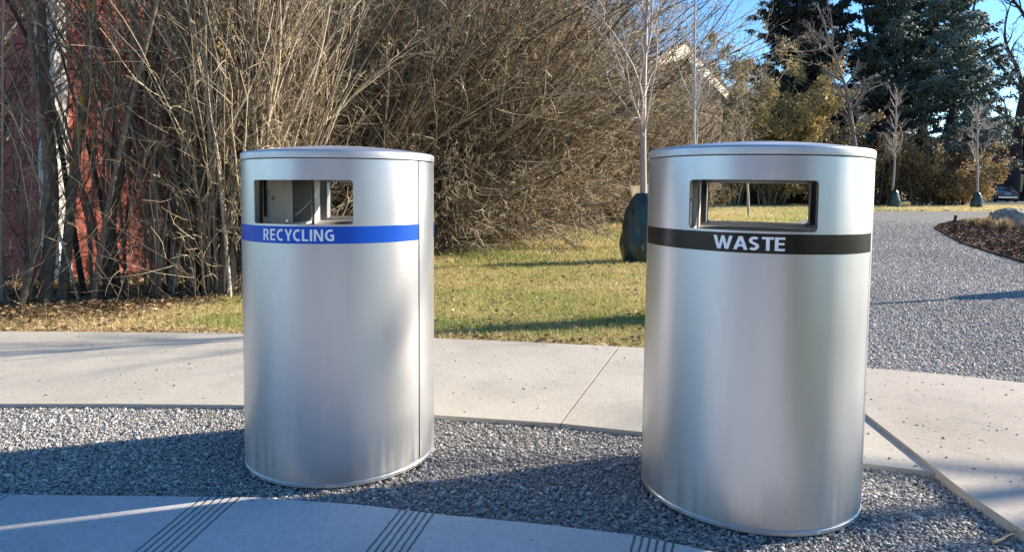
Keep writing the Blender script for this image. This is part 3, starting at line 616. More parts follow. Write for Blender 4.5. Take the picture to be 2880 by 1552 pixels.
def shrub(base, label, h=4.5, n_stem=34, spread=.45, lean=(0, 0, 0), fan=.35, fine=1.0, r=.014, bend=(0, 0, 0), group='bare multi-stemmed shrubs along the path', leaves=8, name='bare_shrub', tw=.50, droop=.15, named=8, basal=40, curl=1.0, per1=9):
    e = empty(name, (base[0], base[1], -.03), label, 'shrub', group); reseed(label)
    K = max(1., base[1]/7.5)**.85         # shrubs further back are larger plants with stouter twigs
    n = int(n_stem*1.7); a = rng.uniform(0, 2*pi, n); q = np.sqrt(rng.random(n))*spread
    S = np.stack([base[0]+np.cos(a)*q, base[1]+np.sin(a)*q, np.full(n, -.04)], 1)
    D = np.stack([np.cos(a)*fan*q/spread+lean[0], np.sin(a)*fan*q/spread+lean[1], np.ones(n)+lean[2]], 1)+rng.normal(size=(n, 3))*(.06 if base[1] < 8 else .10)
    L = h*rng.uniform(.75, 1.2, n); rr = np.minimum(r*K**.6*rng.lognormal(0, .3, n), r*K**.6*1.7)
    p = grow(S, D, L, 14, .03, bend, .75)
    order = np.argsort(-rr)               # big stems are parts of their own
    for i in order[:named]:
        b = Bag(); b.add(p[i:i+1], rr[i]*1.25, rr[i]*.25, 8, tn(1, .5)); b.obj('stem', M_stem, e)
    b = Bag(); k = order[named:]; b.add(p[k], rr[k], rr[k]*.3, 6, tn(len(k), .55, .26)); b.obj('thin_stems', M_stem, e)
    tb = Bag(); B = np.asarray(bend)
    S1, D1, L1, r1 = child(p, L, rr, per1 if base[1] < 8 else per1+3, .04, .95, .34 if base[1] < 8 else .45, .40, .5); r1 = np.clip(r1, .0038*K, .0075*K)
    p1 = grow(S1, D1, L1, 7, .065*curl, (0, 0, .2)+B*.5, .6); tb.add(p1, r1, r1*.3, 4, tn(len(p1), tw, .26))
    if basal:
        ab = rng.uniform(0, 2*pi, basal); qb = np.sqrt(rng.random(basal))*spread*1.5
        Sb = np.stack([base[0]+np.cos(ab)*qb, base[1]+np.sin(ab)*qb, np.full(basal, -.04)], 1); Db = np.stack([np.cos(ab)*.5, np.sin(ab)*.5, np.ones(basal)], 1)+rng.normal(size=(basal, 3))*.3
        Lb = rng.uniform(.4, 1.7, basal)*K**.5; pb = grow(Sb, Db, Lb, 7, .09); tb.add(pb, .005*K, .0025*K, 4, tn(basal, .4))
        p1 = np.concatenate([p1, pb]); L1 = np.concatenate([L1, Lb]); r1 = np.concatenate([r1, np.full(basal, .005*K)])
    S2, D2, L2, r2 = child(p1, L1, r1, max(2, int(round(7*fine))), .1, 1, .7, .5, .6); r2 = np.clip(r2, .0028*K, .0048*K)
    p2 = grow(S2, D2, L2, 5, .13*curl, (0, 0, .1-droop), .5); tb.add(p2, r2, r2*.35, 3, tn(len(p2), tw+.08, .26))
    sel = rng.random(len(p2)) < .42*fine
    S3, D3, L3, r3 = child(p2[sel], L2[sel], r2[sel], 2, .3, 1, .85, .55, .7); r3 = np.clip(r3, .0024*K, .0033*K)
    p3 = grow(S3, D3, np.maximum(L3, .06), 3, .22, (0, 0, -.1), .5); tb.add(p3, r3, r3*.4, 3, tn(len(p3), tw+.12, .26))
    tb.obj('twigs', M_twig, e, smooth=True)
    if leaves:
        j = rng.choice(len(p3), leaves); C = p3[j, -1]; m = 14
        Pl = np.repeat(C, m, 0)+rng.normal(size=(leaves*m, 3))*np.array([.03, .03, .055])*K-[0, 0, .05]
        quads('dry_leaves', Pl-np.array(e.location), rng.uniform(.03, .055, len(Pl))*K, .4, M_dryleaf, tn(len(Pl), .6), e)
    return e
SH = [
 ((-5.3, 5.9), 'bare shrub at the far left edge in front of the dark red wall', dict(h=4.2, lean=(-.02, 0, 0), n_stem=24, fan=.15, named=5, r=.015, per1=7)),
 ((-4.65, 5.9), 'bare brown shrub in front of the white corner board of the red house', dict(h=4.3, lean=(-.12, 0, 0), n_stem=8, fine=.4, fan=.12, named=2, basal=22, per1=6)),
 ((-3.65, 6.3), 'bare upright shrub in front of the sunlit red shingles', dict(h=4.6, lean=(-.02, 0, 0), n_stem=13, fine=.3, fan=.10, named=5, basal=26, per1=6)),
 ((-2.8, 6.7), 'bare shrub of straight stems just left of the recycling bin', dict(h=4.8, lean=(.05, 0, 0), n_stem=58, fan=.13, spread=.45, basal=90, r=.017)),
 ((-3.55, 9.7), 'bare shrub by the far end of the red wall, left of the recycling bin lid', dict(h=5.4, lean=(.03, 0, 0), n_stem=56, fan=.2, spread=.6)),
 ((-2.75, 10.6), 'bare shrub rising behind the left side of the recycling bin', dict(h=5.8, lean=(.16, -.02, 0), n_stem=60, fan=.28, spread=.6)),
 ((-2.35, 11.6), 'bare shrub leaning right behind the middle of the recycling bin', dict(h=6.2, lean=(.45, -.05, 0), n_stem=56, bend=(.1, 0, -.05), fan=.4, spread=.6)),
 ((-1.7, 12.6), 'dense bare shrub seen over the right side of the recycling bin', dict(h=6.0, lean=(.45, -.1, 0), curl=1.4, n_stem=56, bend=(.1, -.1, -.1), fan=.45, droop=.25, spread=.7)),
 ((-.9, 13.8), 'dense bare shrub in the gap between the two bins', dict(h=6.2, lean=(.32, -.12, 0), curl=1.5, n_stem=58, bend=(0, -.1, -.15), fan=.5, droop=.35, leaves=16, spread=.8)),
 ((-.1, 16.2), 'arching bare shrub left of the bagged sapling', dict(h=6.4, lean=(.16, -.12, 0), curl=1.5, n_stem=60, bend=(0, -.15, -.15), fan=.5, droop=.4, leaves=22, spread=.9)),
 ((1.15, 19.4), 'bare shrub behind the trunk of the bagged sapling', dict(h=5.2, lean=(-.04, -.12, 0), curl=1.5, n_stem=60, bend=(0, -.2, -.2), fan=.26, droop=.3, leaves=26, spread=.9)),
 ((-1.9, 15.8), 'bare shrub deep in the row behind the front shrubs', dict(h=7.4, lean=(.1, 0, 0), n_stem=50, fan=.4, spread=.8)),
 ((-.5, 17.8), 'tall bare shrub at the back of the row between the bins', dict(h=7.6, lean=(.1, 0, 0), n_stem=56, fan=.35, spread=.9)),
 ((.4, 20.0), 'tall bare shrub at the back of the row left of the gabled roof', dict(h=7.4, lean=(0, 0, 0), n_stem=50, fan=.2, spread=.9)),
 ((3.3, 20.5), 'bare shrub at the right end of the row below the gabled roof', dict(h=5.7, lean=(.06, -.1, 0), curl=1.5, n_stem=54, bend=(0, -.1, -.2), fan=.4, leaves=22, spread=.9)),
 ((4.9, 23.0), 'low bare shrub just left of the waste bin lid', dict(h=4.9, lean=(0, 0, 0), curl=1.5, n_stem=50, fan=.3, leaves=14, spread=.9)),
 ((6.1, 25.5), 'bare shrub above the left part of the waste bin lid', dict(h=4.3, lean=(.1, 0, 0), curl=1.5, n_stem=44, fan=.25, leaves=10, spread=.8)),
 ((-1.5, 11.3), 'low arching bare shrub beside the right edge of the recycling bin', dict(h=2.9, lean=(.25, -.2, 0), curl=1.8, n_stem=34, fan=1.2, spread=.7, bend=(0, 0, -.6), droop=.5, leaves=6)),
 ((-.9, 13.4), 'low arching bare shrub hanging over the lawn between the bins', dict(h=3.2, lean=(.25, -.2, 0), curl=1.8, n_stem=36, fan=1.2, spread=.8, bend=(0, 0, -.6), droop=.5, leaves=8)),
 ((.2, 17.2), 'low arching bare shrub above the pale rocks', dict(h=3.2, lean=(.2, -.15, 0), curl=1.8, n_stem=36, fan=1.2, spread=.8, bend=(0, 0, -.6), droop=.5, leaves=14)),
 ((1.9, 21.3), 'low arching bare shrub just left of the green bag', dict(h=3.0, lean=(.1, -.1, 0), curl=1.8, n_stem=36, fan=1.1, spread=.8, bend=(0, 0, -.5), droop=.5, leaves=22)),
]
for b_, lab, kw in SH: shrub(b_, lab, **kw)

# ------------------------------------------------------------ near thick stems in front of the red wall
def thick_stem(pix, Y, r, label, parentmat=M_stem, tone=.5, name='tree_stem'):
    pts = [AT(x, y, Y+.15*i*0) for i, (x, y) in enumerate(pix)]
    k = np.linspace(0, len(pts)-1, 26); P = np.array([[np.interp(k, range(len(pts)), [q[c] for q in pts])] for c in range(3)])[:, 0].T
    for _ in range(3): P[1:-1] = (P[:-2]+2*P[1:-1]+P[2:])/4
    P[:, 1] += .12*np.sin(np.linspace(0, 3, 26)); e = empty(name, (P[-1][0], P[-1][1], -.03), label, 'tree', None)
    b = Bag(); P = P[::-1][None]; b.add(P, r, r*.6, 12, tone); st = b.obj('trunk', parentmat, e)
    tb = Bag(); L = np.array([3.]); S1, D1, L1, r1 = child(P, L, np.array([r]), 26, .1, 1, .55, .30, .2, end=.8)
    p1 = grow(S1, D1, L1, 7, .12, (0, 0, .2)); tb.add(p1, np.clip(r1, .003, .007), .0015, 4, tn(26, .5))
    S2, D2, L2, r2 = child(p1, L1, r1, 5, .2, 1, .7, .4, .5); p2 = grow(S2, D2, L2, 4, .16); tb.add(p2, .0028, .001, 3, tn(len(p2), .6)); tb.obj('crown', M_twig, e)
    return e
M_lichen, t, b = mat('lichen_bark')
co = coords(t); n1 = N(t, 'TexNoise', Scale=7, Detail=5); Lk(t, co, n1.inputs['Vector']); n2 = N(t, 'TexNoise', Scale=40, Detail=4); Lk(t, co, n2.inputs['Vector'])
r1_ = ramp(t, n2.outputs[0], [(.35, (.11, .085, .06)), (.65, (.30, .25, .19))]); r2_ = ramp(t, n1.outputs[0], [(.54, (0, 0, 0)), (.6, (1, 1, 1))])
mx = N(t, 'Mix', data_type='RGBA'); Lk(t, r2_.outputs[0], mx.inputs[0]); Lk(t, r1_.outputs[0], mx.inputs['A']); mx.inputs['B'].default_value = (.55, .33, .03, 1); Lk(t, mx.outputs['Result'], b.inputs['Base Color'])
bp = N(t, 'Bump', Strength=.6, Distance=.01); Lk(t, n2.outputs[0], bp.inputs['Height']); Lk(t, bp.outputs[0], b.inputs['Normal']); b.inputs['Roughness'].default_value = .85
thick_stem([(228, -120), (216, 0), (208, 130), (190, 250), (172, 360), (162, 480), (158, 620), (150, 790)], 6.0, .045, 'tree stem with yellow lichen patches in front of the red shingles', M_lichen)
thick_stem([(96, -100), (94, 60), (92, 200), (96, 330), (108, 430), (112, 560), (104, 690), (110, 800)], 5.75, .055, 'dark tree stem in front of the white corner board', tone=.35)
thick_stem([(398, -120), (378, 40), (368, 110), (338, 210), (312, 330), (285, 430), (262, 540), (262, 680), (262, 780)], 6.1, .04, 'dark leaning tree stem against the middle of the red wall', tone=.3)
thick_stem([(470, -100), (470, 60), (462, 200), (440, 330), (425, 450), (400, 600), (380, 760)], 6.4, .035, 'grey tree stem right of the dark leaning one', tone=.5)
thick_stem([(60, -100), (62, 120), (85, 330), (95, 480), (70, 640), (40, 800)], 5.6, .028, 'thin olive tree stem near the left edge', tone=.45)

# ------------------------------------------------------------ red shingled house
def shingle_mat(name, c):
    m, t, b = mat(name); co = coords(t)
    br = N(t, 'TexBrick'); Lk(t, co, br.inputs['Vector']); br.inputs['Scale'].default_value = 1; br.inputs['Brick Width'].default_value = .13; br.inputs['Row Height'].default_value = .26
    br.inputs['Mortar Size'].default_value = .0035; br.inputs['Bias'].default_value = 0
    br.inputs['Color1'].default_value = (*[v*.85 for v in c], 1); br.inputs['Color2'].default_value = (*[v*1.15 for v in c], 1); br.inputs['Mortar'].default_value = (*[v*.25 for v in c], 1)
    n1 = N(t, 'TexNoise', Scale=30, Detail=5); Lk(t, co, n1.inputs['Vector']); r = ramp(t, n1.outputs[0], [(.3, (.8, .8, .8)), (.7, (1.1, 1.1, 1.1))])
    mx = N(t, 'Mix', data_type='RGBA', blend_type='MULTIPLY'); mx.inputs[0].default_value = 1; Lk(t, br.outputs[0], mx.inputs['A']); Lk(t, r.outputs[0], mx.inputs['B']); Lk(t, mx.outputs['Result'], b.inputs['Base Color'])
    b.inputs['Roughness'].default_value = .8; return m
M_shin = shingle_mat('red_shingles', (.42, .115, .085))
M_white = simple('white_paint', (.74, .72, .68), rough=.6, var=.06, scale=8)
M_roof = simple('brown_roof_shingles', (.11, .085, .07), rough=.9, var=.3, scale=12, bump=.5)
C0 = np.array([-4.93, 7.3]); wa = radians(16)
he = empty('shingled_house', (C0[0], C0[1], -.03), 'red shingled house with a white corner board behind the bare shrubs', 'house')
he.rotation_euler = (0, 0, pi/2-wa)     # local x runs along the sunlit wall, local y to its left (into the house)
LW, HW = 3.95, 3.75
def wall(name, length, height, mtl, parent, M, courses=True):
    """shingled wall in its local XY plane (x along, y up) with real overlapping courses"""
    bm = bmesh.new(); exp = .26; k = int(height/exp)+1; rs = np.random.default_rng(5)
    for i in range(k):
        z0 = i*exp; z1 = min(height, z0+exp+.004); x = -.0; 
        xs = [0]
        while xs[-1] < length: xs.append(min(length, xs[-1]+rs.uniform(.10, .19)))
        for a, c in zip(xs, xs[1:]):
            d = rs.uniform(-.004, .004); dz = rs.uniform(-.004, .004) if i else 0
            vs = [bm.verts.new(v) for v in ((a+.001, z0+dz, .022), (c-.001, z0+dz, .022), (c-.001, z1, .006), (a+.001, z1, .006), (a+.001, z0+dz, .0), (c-.001, z0+dz, .0))]
            bm.faces.new((vs[0], vs[1], vs[2], vs[3])); bm.faces.new((vs[4], vs[5], vs[1], vs[0]))
    vs = [bm.verts.new(v) for v in ((0, 0, 0), (length, 0, 0), (length, height, 0), (0, height, 0))]; bm.faces.new(vs)
    o = bm_obj(name, bm, mtl, parent, recalc=False); o.matrix_local = M; return o
wall('lit_wall', LW, HW, M_shin, he, Matrix(((1, 0, 0, 0), (0, 0, -1, 0), (0, 1, 0, 0), (0, 0, 0, 1))))
wall('shaded_wall', 6, HW, M_shin, he, Matrix(((0, 0, -1, 0), (-1, 0, 0, 6), (0, 1, 0, 0), (0, 0, 0, 1))))
bm = bmesh.new(); box(bm, (.045, -.028, HW/2), (.12, .03, HW)); box(bm, (-.030, .085, HW/2), (.03, .26, HW)); bm_obj('corner_board', bm, M_white, he)
bm = bmesh.new(); box(bm, (LW-.03, -.028, HW/2), (.12, .03, HW)); bm_obj('corner_board', bm, M_white, he)
bm = bmesh.new(); box(bm, (LW, 3., HW/2), (.02, 6, HW)); box(bm, (LW/2, 6, HW/2), (LW, .02, HW)); bm_obj('rear_wall', bm, M_shin, he)
bm = bmesh.new(); V_ = [bm.verts.new(v) for v in ((-.5, -.5, HW-.02), (LW+.35, -.5, HW-.02), (LW+.35, 6.5, HW-.02), (-.5, 6.5, HW-.02), (-.5, 3, HW+2.2), (LW+.35, 3, HW+2.2))]
for f in ((0, 1, 5, 4), (2, 3, 4, 5), (1, 2, 5), (3, 0, 4), (3, 2, 1, 0)): bm.faces.new([V_[i] for i in f])
bm_obj('roof', bm, M_roof, he)
bm = bmesh.new(); box(bm, (LW/2-.07, -.52, HW), (LW+.85, .03, .16)); bm_obj('eave_board', bm, M_roof, he)

# ------------------------------------------------------------ saplings with watering bags
M_bag = simple('green_plastic_bag', (.02, .046, .043), rough=.33, var=.45, scale=7, spec=.6, bump=1.0, stretch=(1, 1, .45))
M_mark = simple('pale_print', (.35, .45, .45), rough=.6)
def tree_bag(loc, h, label, seed, tilt=0, group='green watering bags round the saplings', rad=.25, mark=False):
    r = np.random.default_rng(seed); nz, na = 34, 64; V = []; ph = r.uniform(0, 6, 8)
    for i in range(nz+1):
        u = i/nz; z = h*u
        uu = [0, .04, .12, .22, .35, .5, .65, .8, .9, .96, 1]; wv_ = [.82, .92, 1.0, 1.02, .98, .90, .80, .66, .54, .42, .26]
        w_ = rad*sum(np.interp(u+dd, uu, wv_) for dd in (-.03, -.015, 0, .015, .03))/5
        for j in range(na):
            a = 2*pi*j/na
            q = .045*sin(2*a+ph[0]+u*1.5)+.030*sin(5*a+ph[5]+2.5*sin(u*7+ph[6]))+.022*sin(3*a+ph[1]-u*5)+.012*sin(7*a+ph[2]+u*9)*(.4+u)+.018*sin(11*a+13*u+ph[3])+.012*sin(u*26+2*sin(2*a+ph[4]))
            V.append(((w_*(1+q)+.012)*cos(a)+tilt*z, (w_*(1+q)+.012)*sin(a)*.8, z))
    Fc = [(i*na+j, i*na+(j+1) % na, (i+1)*na+(j+1) % na, (i+1)*na+j) for i in range(nz) for j in range(na)]
    Fc.append(tuple(nz*na+j for j in range(na)))
    o = np_obj('watering_bag', V, Fc, M_bag, smooth=True); o.location = (loc[0], loc[1], -.02); put(o, label, 'watering bag', group)
    if mark:
        bm = bmesh.new(); 
        def seg(p, q_, w2=.0022):
            d = Vector(q_)-Vector(p); nrm = Vector((-d.y, d.x)).normalized()*w2; 
            bm.faces.new([bm.verts.new((c.x, 0, c.y)) for c in (Vector(p)+nrm, Vector(q_)+nrm, Vector(q_)-nrm, Vector(p)-nrm)])
        L = [(0, .03), (-.012, .042), (-.014, .058), (-.004, .075), (.002, .086), (.010, .072), (.012, .055), (.006, .038), (0, .03)]
        for p, q_ in zip(L, L[1:]): seg(p, q_)
        seg((0, -.005), (-.001, .065)); seg((-.014, .012), (.02, .012)); seg((-.02, .022), (.026, .022))
        k_ = bm_obj('printed_mark', bm, M_mark, o, recalc=False); return o, k_
    return o
def sapling(loc, h, r, label, fork=1.6, nb=15, spread=.42, lean=(0, 0), group='young bare saplings with pale trunks', dens=1.0, tone=.5, ln=.42, sub=7):
    e = empty('sapling', (loc[0], loc[1], -.03), label, 'tree', group); reseed(label)
    S = np.array([[loc[0], loc[1], -.03]]); p = grow(S, np.array([[lean[0], lean[1], 1.]]), np.array([h]), 22, .009, (0, 0, .12), .4)
    b = Bag(); b.add(p, r, r*.18, 12, tone); b.obj('trunk', M_sap, e)
    cb = Bag(); L = np.array([h])
    S1, D1, L1, r1 = child(p, L, np.array([r]), nb, fork/h, .93, spread, ln, .45, jitter=.2, end=.35); r1 = np.clip(r1, r*.13, r*.30)
    p1 = grow(S1, D1, L1, 12, .06, (0, 0, .3), .6); cb.add(p1, r1, r1*.2, 6, tn(len(p1), tone+.1, .1))
    S2, D2, L2, r2 = child(p1, L1, r1, sub, .15, .98, .55, .42, .5); r2 = np.clip(r2, r*.07, r*.16)
    p2 = grow(S2, D2, L2, 7, .09, (0, 0, .35), .6); cb.add(p2, r2, r2*.3, 4, tn(len(p2), tone+.15, .1))
    S3, D3, L3, r3 = child(p2, L2, r2, 3, .2, 1, .6, .45, .7); r3 = np.clip(r3, r*.045, r*.08)
    p3 = grow(S3, D3, L3, 4, .1, (0, 0, .2), .6); cb.add(p3, r3, r3*.4, 3, tn(len(p3), tone+.1, .1))
    cb.obj('crown', M_sap, e); return e
s1 = G(1612, 655)
sapling(s1, 5.8, .056, 'nearest sapling rising from the green bag left of the waste bin', fork=1.55, nb=19, lean=(.045, 0), tone=.6, ln=.40)
bagA, mk = tree_bag((s1[0]+.02, s1[1]), .98, 'large green watering bag just left of the waste bin', 3, mark=True, rad=.29)
mk.location = (-.045, -.262, .19)
s2 = np.array([1.46, 5.33, 0])
sapling(s2, 3.5, .017, 'slender sapling rising behind the left half of the waste bin lid', fork=1.15, nb=22, ln=.36, tone=.7)
tree_bag(s2, .84, 'green watering bag hidden low behind the waste bin', 4, rad=.22)
s3 = G(1883, 546)
sapling(s3, 3.6, .055, 'white trunked sapling seen through the opening of the waste bin', fork=2.4, nb=10, tone=.95)
s4 = G(2243, 522)
sapling(s4, 7.4, .085, 'sapling right of the waste bin beside the rust coloured hedge', fork=2.9, nb=34, spread=.46, ln=.34, tone=.5)
tree_bag((s4[0]+.1, s4[1]-.1), 1.12, 'squat green watering bag of the sapling nearest the waste bin lid', 5, rad=.36)
s5 = G(2458, 523)
sapling(s5, 6.6, .085, 'sapling left of the parked car at the right', fork=2.4, nb=22, spread=.55, ln=.42, tone=.5)
tree_bag((s5[0]-.1, s5[1]-.1), .98, 'shiny green watering bag left of the parked car', 6, rad=.33)
s6 = np.array([6.3, 6.9, 0])
sapling(s6, 4.6, .042, 'sapling whose bare branches reach in at the right edge', fork=1.15, nb=24, spread=.62, ln=.42, tone=.6)
tree_bag(s6, .95, 'green watering bag of the sapling past the right edge', 8)

# ------------------------------------------------------------ big bare trees (crown shadows fall over the waste bin and the plaza)
def bare_tree(loc, h, r, label, fork=.2, nb=14, spread=.7, mtl=M_greybark, per=(7, 6, 4), ln=.6, tone=.5, lean=(0, 0), minr=.006, group='large bare deciduous trees', up=.35, name='bare_tree'):
    e = empty(name, (loc[0], loc[1], -.03), label, 'tree', group); reseed(label)
    S = np.array([[loc[0], loc[1], -.05]]); p = grow(S, np.array([[lean[0], lean[1], 1.]]), np.array([h]), 20, .03, (0, 0, .3), .6)
    b = Bag(); b.add(p, r, r*.15, 14, tone); b.obj('trunk', mtl, e); cb = Bag(); L = np.array([h])
    S1, D1, L1, r1 = child(p, L, np.array([r]), nb, fork, .9, spread, ln, .55, end=.35, jitter=.2); r1 = np.clip(r1, minr*3, r*.6)
    q1 = grow(S1, D1, L1, 12, .09, (0, 0, up), .6); cb.add(q1, r1, r1*.2, 8, tn(nb, tone, .1))
    S2, D2, L2, r2 = child(q1, L1, r1, per[0], .15, .97, .65, .5, .5); r2 = np.clip(r2, minr*1.6, r*.3)
    q2 = grow(S2, D2, L2, 8, .12, (0, 0, up*.6), .6); cb.add(q2, r2, r2*.25, 5, tn(len(q2), tone+.05, .12))
    S3, D3, L3, r3 = child(q2, L2, r2, per[1], .15, 1, .65, .5, .5); r3 = np.clip(r3, minr, minr*2.4)
    q3 = grow(S3, D3, L3, 6, .14, (0, 0, .1), .6); cb.add(q3, r3, r3*.35, 4, tn(len(q3), tone+.1, .12))
    S4, D4, L4, r4 = child(q3, L3, r3, per[2], .2, 1, .7, .5, .6); r4 = np.full(len(L4), minr*.6)
    q4 = grow(S4, D4, L4, 4, .15, (0, 0, .05), .6); cb.add(q4, r4, r4*.5, 3, tn(len(q4), tone+.15, .12))
    cb.obj('crown', mtl, e); return e
p_ = G(2500, 507)
bare_tree((55.6, 74.5), 28, .6, 'big dark bare tree behind the car at the right edge', fork=.14, nb=15, mtl=M_darkbark, spread=.6, minr=.022, ln=.62, tone=.4)
bare_tree((57.6, 75.5), 20, .5, 'second dark bare tree at the right edge of the picture', fork=.2, nb=12, mtl=M_darkbark, spread=.6, minr=.02, tone=.4)
bare_tree((19.7, 38.5), 12.5, .17, 'grey bare tree in front of the dark spruces', fork=.30, nb=20, spread=.85, minr=.011, tone=.6, ln=.37, per=(8, 6, 4))
bare_tree((20.0, 43), 8, .10, 'slim pale bare tree at the left end of the rust hedge', fork=.1, nb=18, spread=.35, minr=.01, tone=.8, ln=.5, per=(5, 4, 2), up=.7)
bare_tree((11.2, 4.55), 7.5, .11, 'bare tree standing past the right edge of the picture', fork=.28, nb=8, spread=.6, minr=.004, tone=.5, per=(5, 3, 2))

# ------------------------------------------------------------ spruces
def spruce(loc, h, rbase, label, mtl, dens=1.0, droop=.35, z0=.4, size=.3, group='tall spruces behind the rust hedge', tone=.5):
    e = empty('spruce_tree', (loc[0], loc[1], -.03), label, 'tree', group); reseed(label)
    b = Bag(); p = grow(np.array([[loc[0], loc[1], -.05]]), np.array([[0, 0, 1.]]), np.array([h]), 16, .01); b.add(p, h*.018, .02, 10, .4); b.obj('trunk', M_darkbark, e)
    nb = int(h*9.5*dens); u = np.sort(rng.uniform(0, 1, nb))**.92; z = z0+(h-z0)*u; a = rng.uniform(0, 2*pi, nb)
    L = rbase*((1-u)**.8)*rng.uniform(.55, 1.2, nb)+.25
    D = np.stack([np.cos(a), np.sin(a), .10-droop*rng.uniform(.4, 1, nb)*(1-u*.8)], 1); S = np.stack([np.full(nb, loc[0]), np.full(nb, loc[1]), z], 1)
    q = grow(S, D, L, 10, .03, (0, 0, .45), .5); cb = Bag(); cb.add(q, np.clip(L*.014, .012, .07), .008, 4, .4); cb.obj('branches', M_darkbark, e)
    per = 19; S1, D1, L1, r1 = child(q, L, L*.01, per, .12, 1, .85, .26, 1, end=.4); D1[:, 2] = D1[:, 2]*.18-.10*droop; L1 = np.clip(L1, .2, 1.3)
    q1 = grow(S1, D1, L1, 5, .05, (0, 0, -.4*droop), .5); btone = np.repeat(rng.normal(0, .17, nb), per)
    # needle sprays: slim four-sided spindles along every branchlet
    m = 10; idx = np.repeat(np.arange(len(q1)), m); tt = rng.uniform(0, 1, len(idx)); x = tt*5; i = np.minimum(x.astype(int), 4); f = (x-i)[:, None]
    C = q1[idx, i]*(1-f)+q1[idx, i+1]*f; tg = unit(q1[idx, i+1]-q1[idx, i]); rd = rng.normal(size=C.shape); rd[:, 2] -= droop*1.1; d = unit(tg*.9+rd*.75)
    s = size*rng.uniform(.55, 1.2, len(C)); k = unit(np.cross(d, rng.normal(size=C.shape))); k2 = np.cross(d, k); wv = (s*.16)[:, None]
    V = np.stack([C, C+d*s[:, None]*.45+k*wv, C+d*s[:, None]*.45-k*.5*wv+k2*.86*wv, C+d*s[:, None]*.45-k*.5*wv-k2*.86*wv, C+d*s[:, None]], 1)
    base = np.arange(len(C))[:, None]*5; Fc = np.concatenate([base+[0, 2, 1], base+[0, 3, 2], base+[0, 1, 3], base+[4, 1, 2], base+[4, 2, 3], base+[4, 3, 1]], 0)
    tone_ = np.clip(tone+btone+rng.normal(0, .10, len(q1)), 0, 1)[idx]
    np_obj('foliage', V.reshape(-1, 3)-np.array(e.location), Fc, mtl, e, attr=np.repeat(tone_, 5)); return e
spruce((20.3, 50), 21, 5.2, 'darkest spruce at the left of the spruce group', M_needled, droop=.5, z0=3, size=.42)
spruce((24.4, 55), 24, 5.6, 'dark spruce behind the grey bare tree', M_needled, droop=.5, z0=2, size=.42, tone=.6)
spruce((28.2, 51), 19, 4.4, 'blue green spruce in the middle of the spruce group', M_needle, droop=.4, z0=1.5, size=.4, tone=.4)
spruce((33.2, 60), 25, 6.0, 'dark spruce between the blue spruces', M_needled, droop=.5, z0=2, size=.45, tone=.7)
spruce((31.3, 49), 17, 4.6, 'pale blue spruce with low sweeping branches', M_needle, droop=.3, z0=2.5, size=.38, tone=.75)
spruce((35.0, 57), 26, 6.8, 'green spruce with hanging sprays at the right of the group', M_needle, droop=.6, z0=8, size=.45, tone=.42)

# ------------------------------------------------------------ leafy bushes and hedges
def leafy(loc, size, label, mtl, n_leaf, ls, name='leafy_bush', stems=26, twigt=.4, cat='bush', group=None, clumps=26, lean=(0, 0), holes=.25, twig=M_twig, tw_r=.012):
    """bush with twigs inside and leaves in clumps; size = half widths x, y and height"""
    e = empty(name, (loc[0], loc[1], -.03), label, cat, group); reseed(label)
    sx, sy, h = size
    n = stems; a = rng.uniform(0, 2*pi, n); S = np.stack([loc[0]+np.cos(a)*sx*.4*rng.random(n), loc[1]+np.sin(a)*sy*.4*rng.random(n), np.full(n, -.05)], 1)
    D = np.stack([np.cos(a)*sx/h*1.1+lean[0], np.sin(a)*sy/h*1.1+lean[1], np.ones(n)], 1)+rng.normal(size=(n, 3))*.15
    L = h*rng.uniform(.7, 1.08, n)*np.sqrt(1+(sx/h)**2*.5); q = grow(S, D, L, 9, .07, (lean[0]*.3, 0, -.05)); tb = Bag(); tb.add(q, tw_r*2, tw_r*.6, 5, tn(n, twigt))
    S1, D1, L1, r1 = child(q, L, np.full(n, tw_r), 12, .15, 1, .6, .32, .6); q1 = grow(S1, D1, L1, 6, .12); tb.add(q1, tw_r*.8, tw_r*.35, 4, tn(len(q1), twigt+.1))
    S2, D2, L2, r2 = child(q1, L1, r1, 7, .1, 1, .7, .5, .6); q2 = grow(S2, D2, L2, 4, .15); tb.add(q2, tw_r*.45, tw_r*.25, 3, tn(len(q2), twigt+.15)); tb.obj('twigs', twig, e)
    if n_leaf:
        wgt = .5+.5*vnoise(q2[:, -1, [0, 2]], 1.4/ max(1, h/5), int(n_leaf)); wgt = np.clip(wgt-holes, 0.02, 1)**1.5; wgt /= wgt.sum()
        j = rng.choice(len(q2), n_leaf, p=wgt); i = rng.integers(1, 5, n_leaf); P = q2[j, i]+rng.normal(size=(n_leaf, 3))*ls*.9
        tt = np.clip(.5+.25*vnoise(P[:, [0, 2]], 2, 2)+rng.normal(0, .18, n_leaf), 0, 1)
        quads('leaves', P-np.array(e.location), ls*rng.uniform(.6, 1.3, n_leaf), .55, mtl, tt, e)
    return e
leafy((14.8, 44), (2.3, 2.2, 10.2), 'olive brown leafy tree above the waste bin, in front of the spruces', M_olive, 36000, .18, 'leafy_tree', lean=(.1, 0), holes=.2, stems=30, cat='tree', tw_r=.03)
leafy((16.6, 43), (2.5, 2.0, 7.6), 'smaller olive leafy tree leaning right over the waste bin lid', M_olive, 30000, .18, 'leafy_tree', lean=(.1, 0), holes=.18, cat='tree', tw_r=.03)
hg = 'rust coloured hedge bushes at the far side of the plaza'
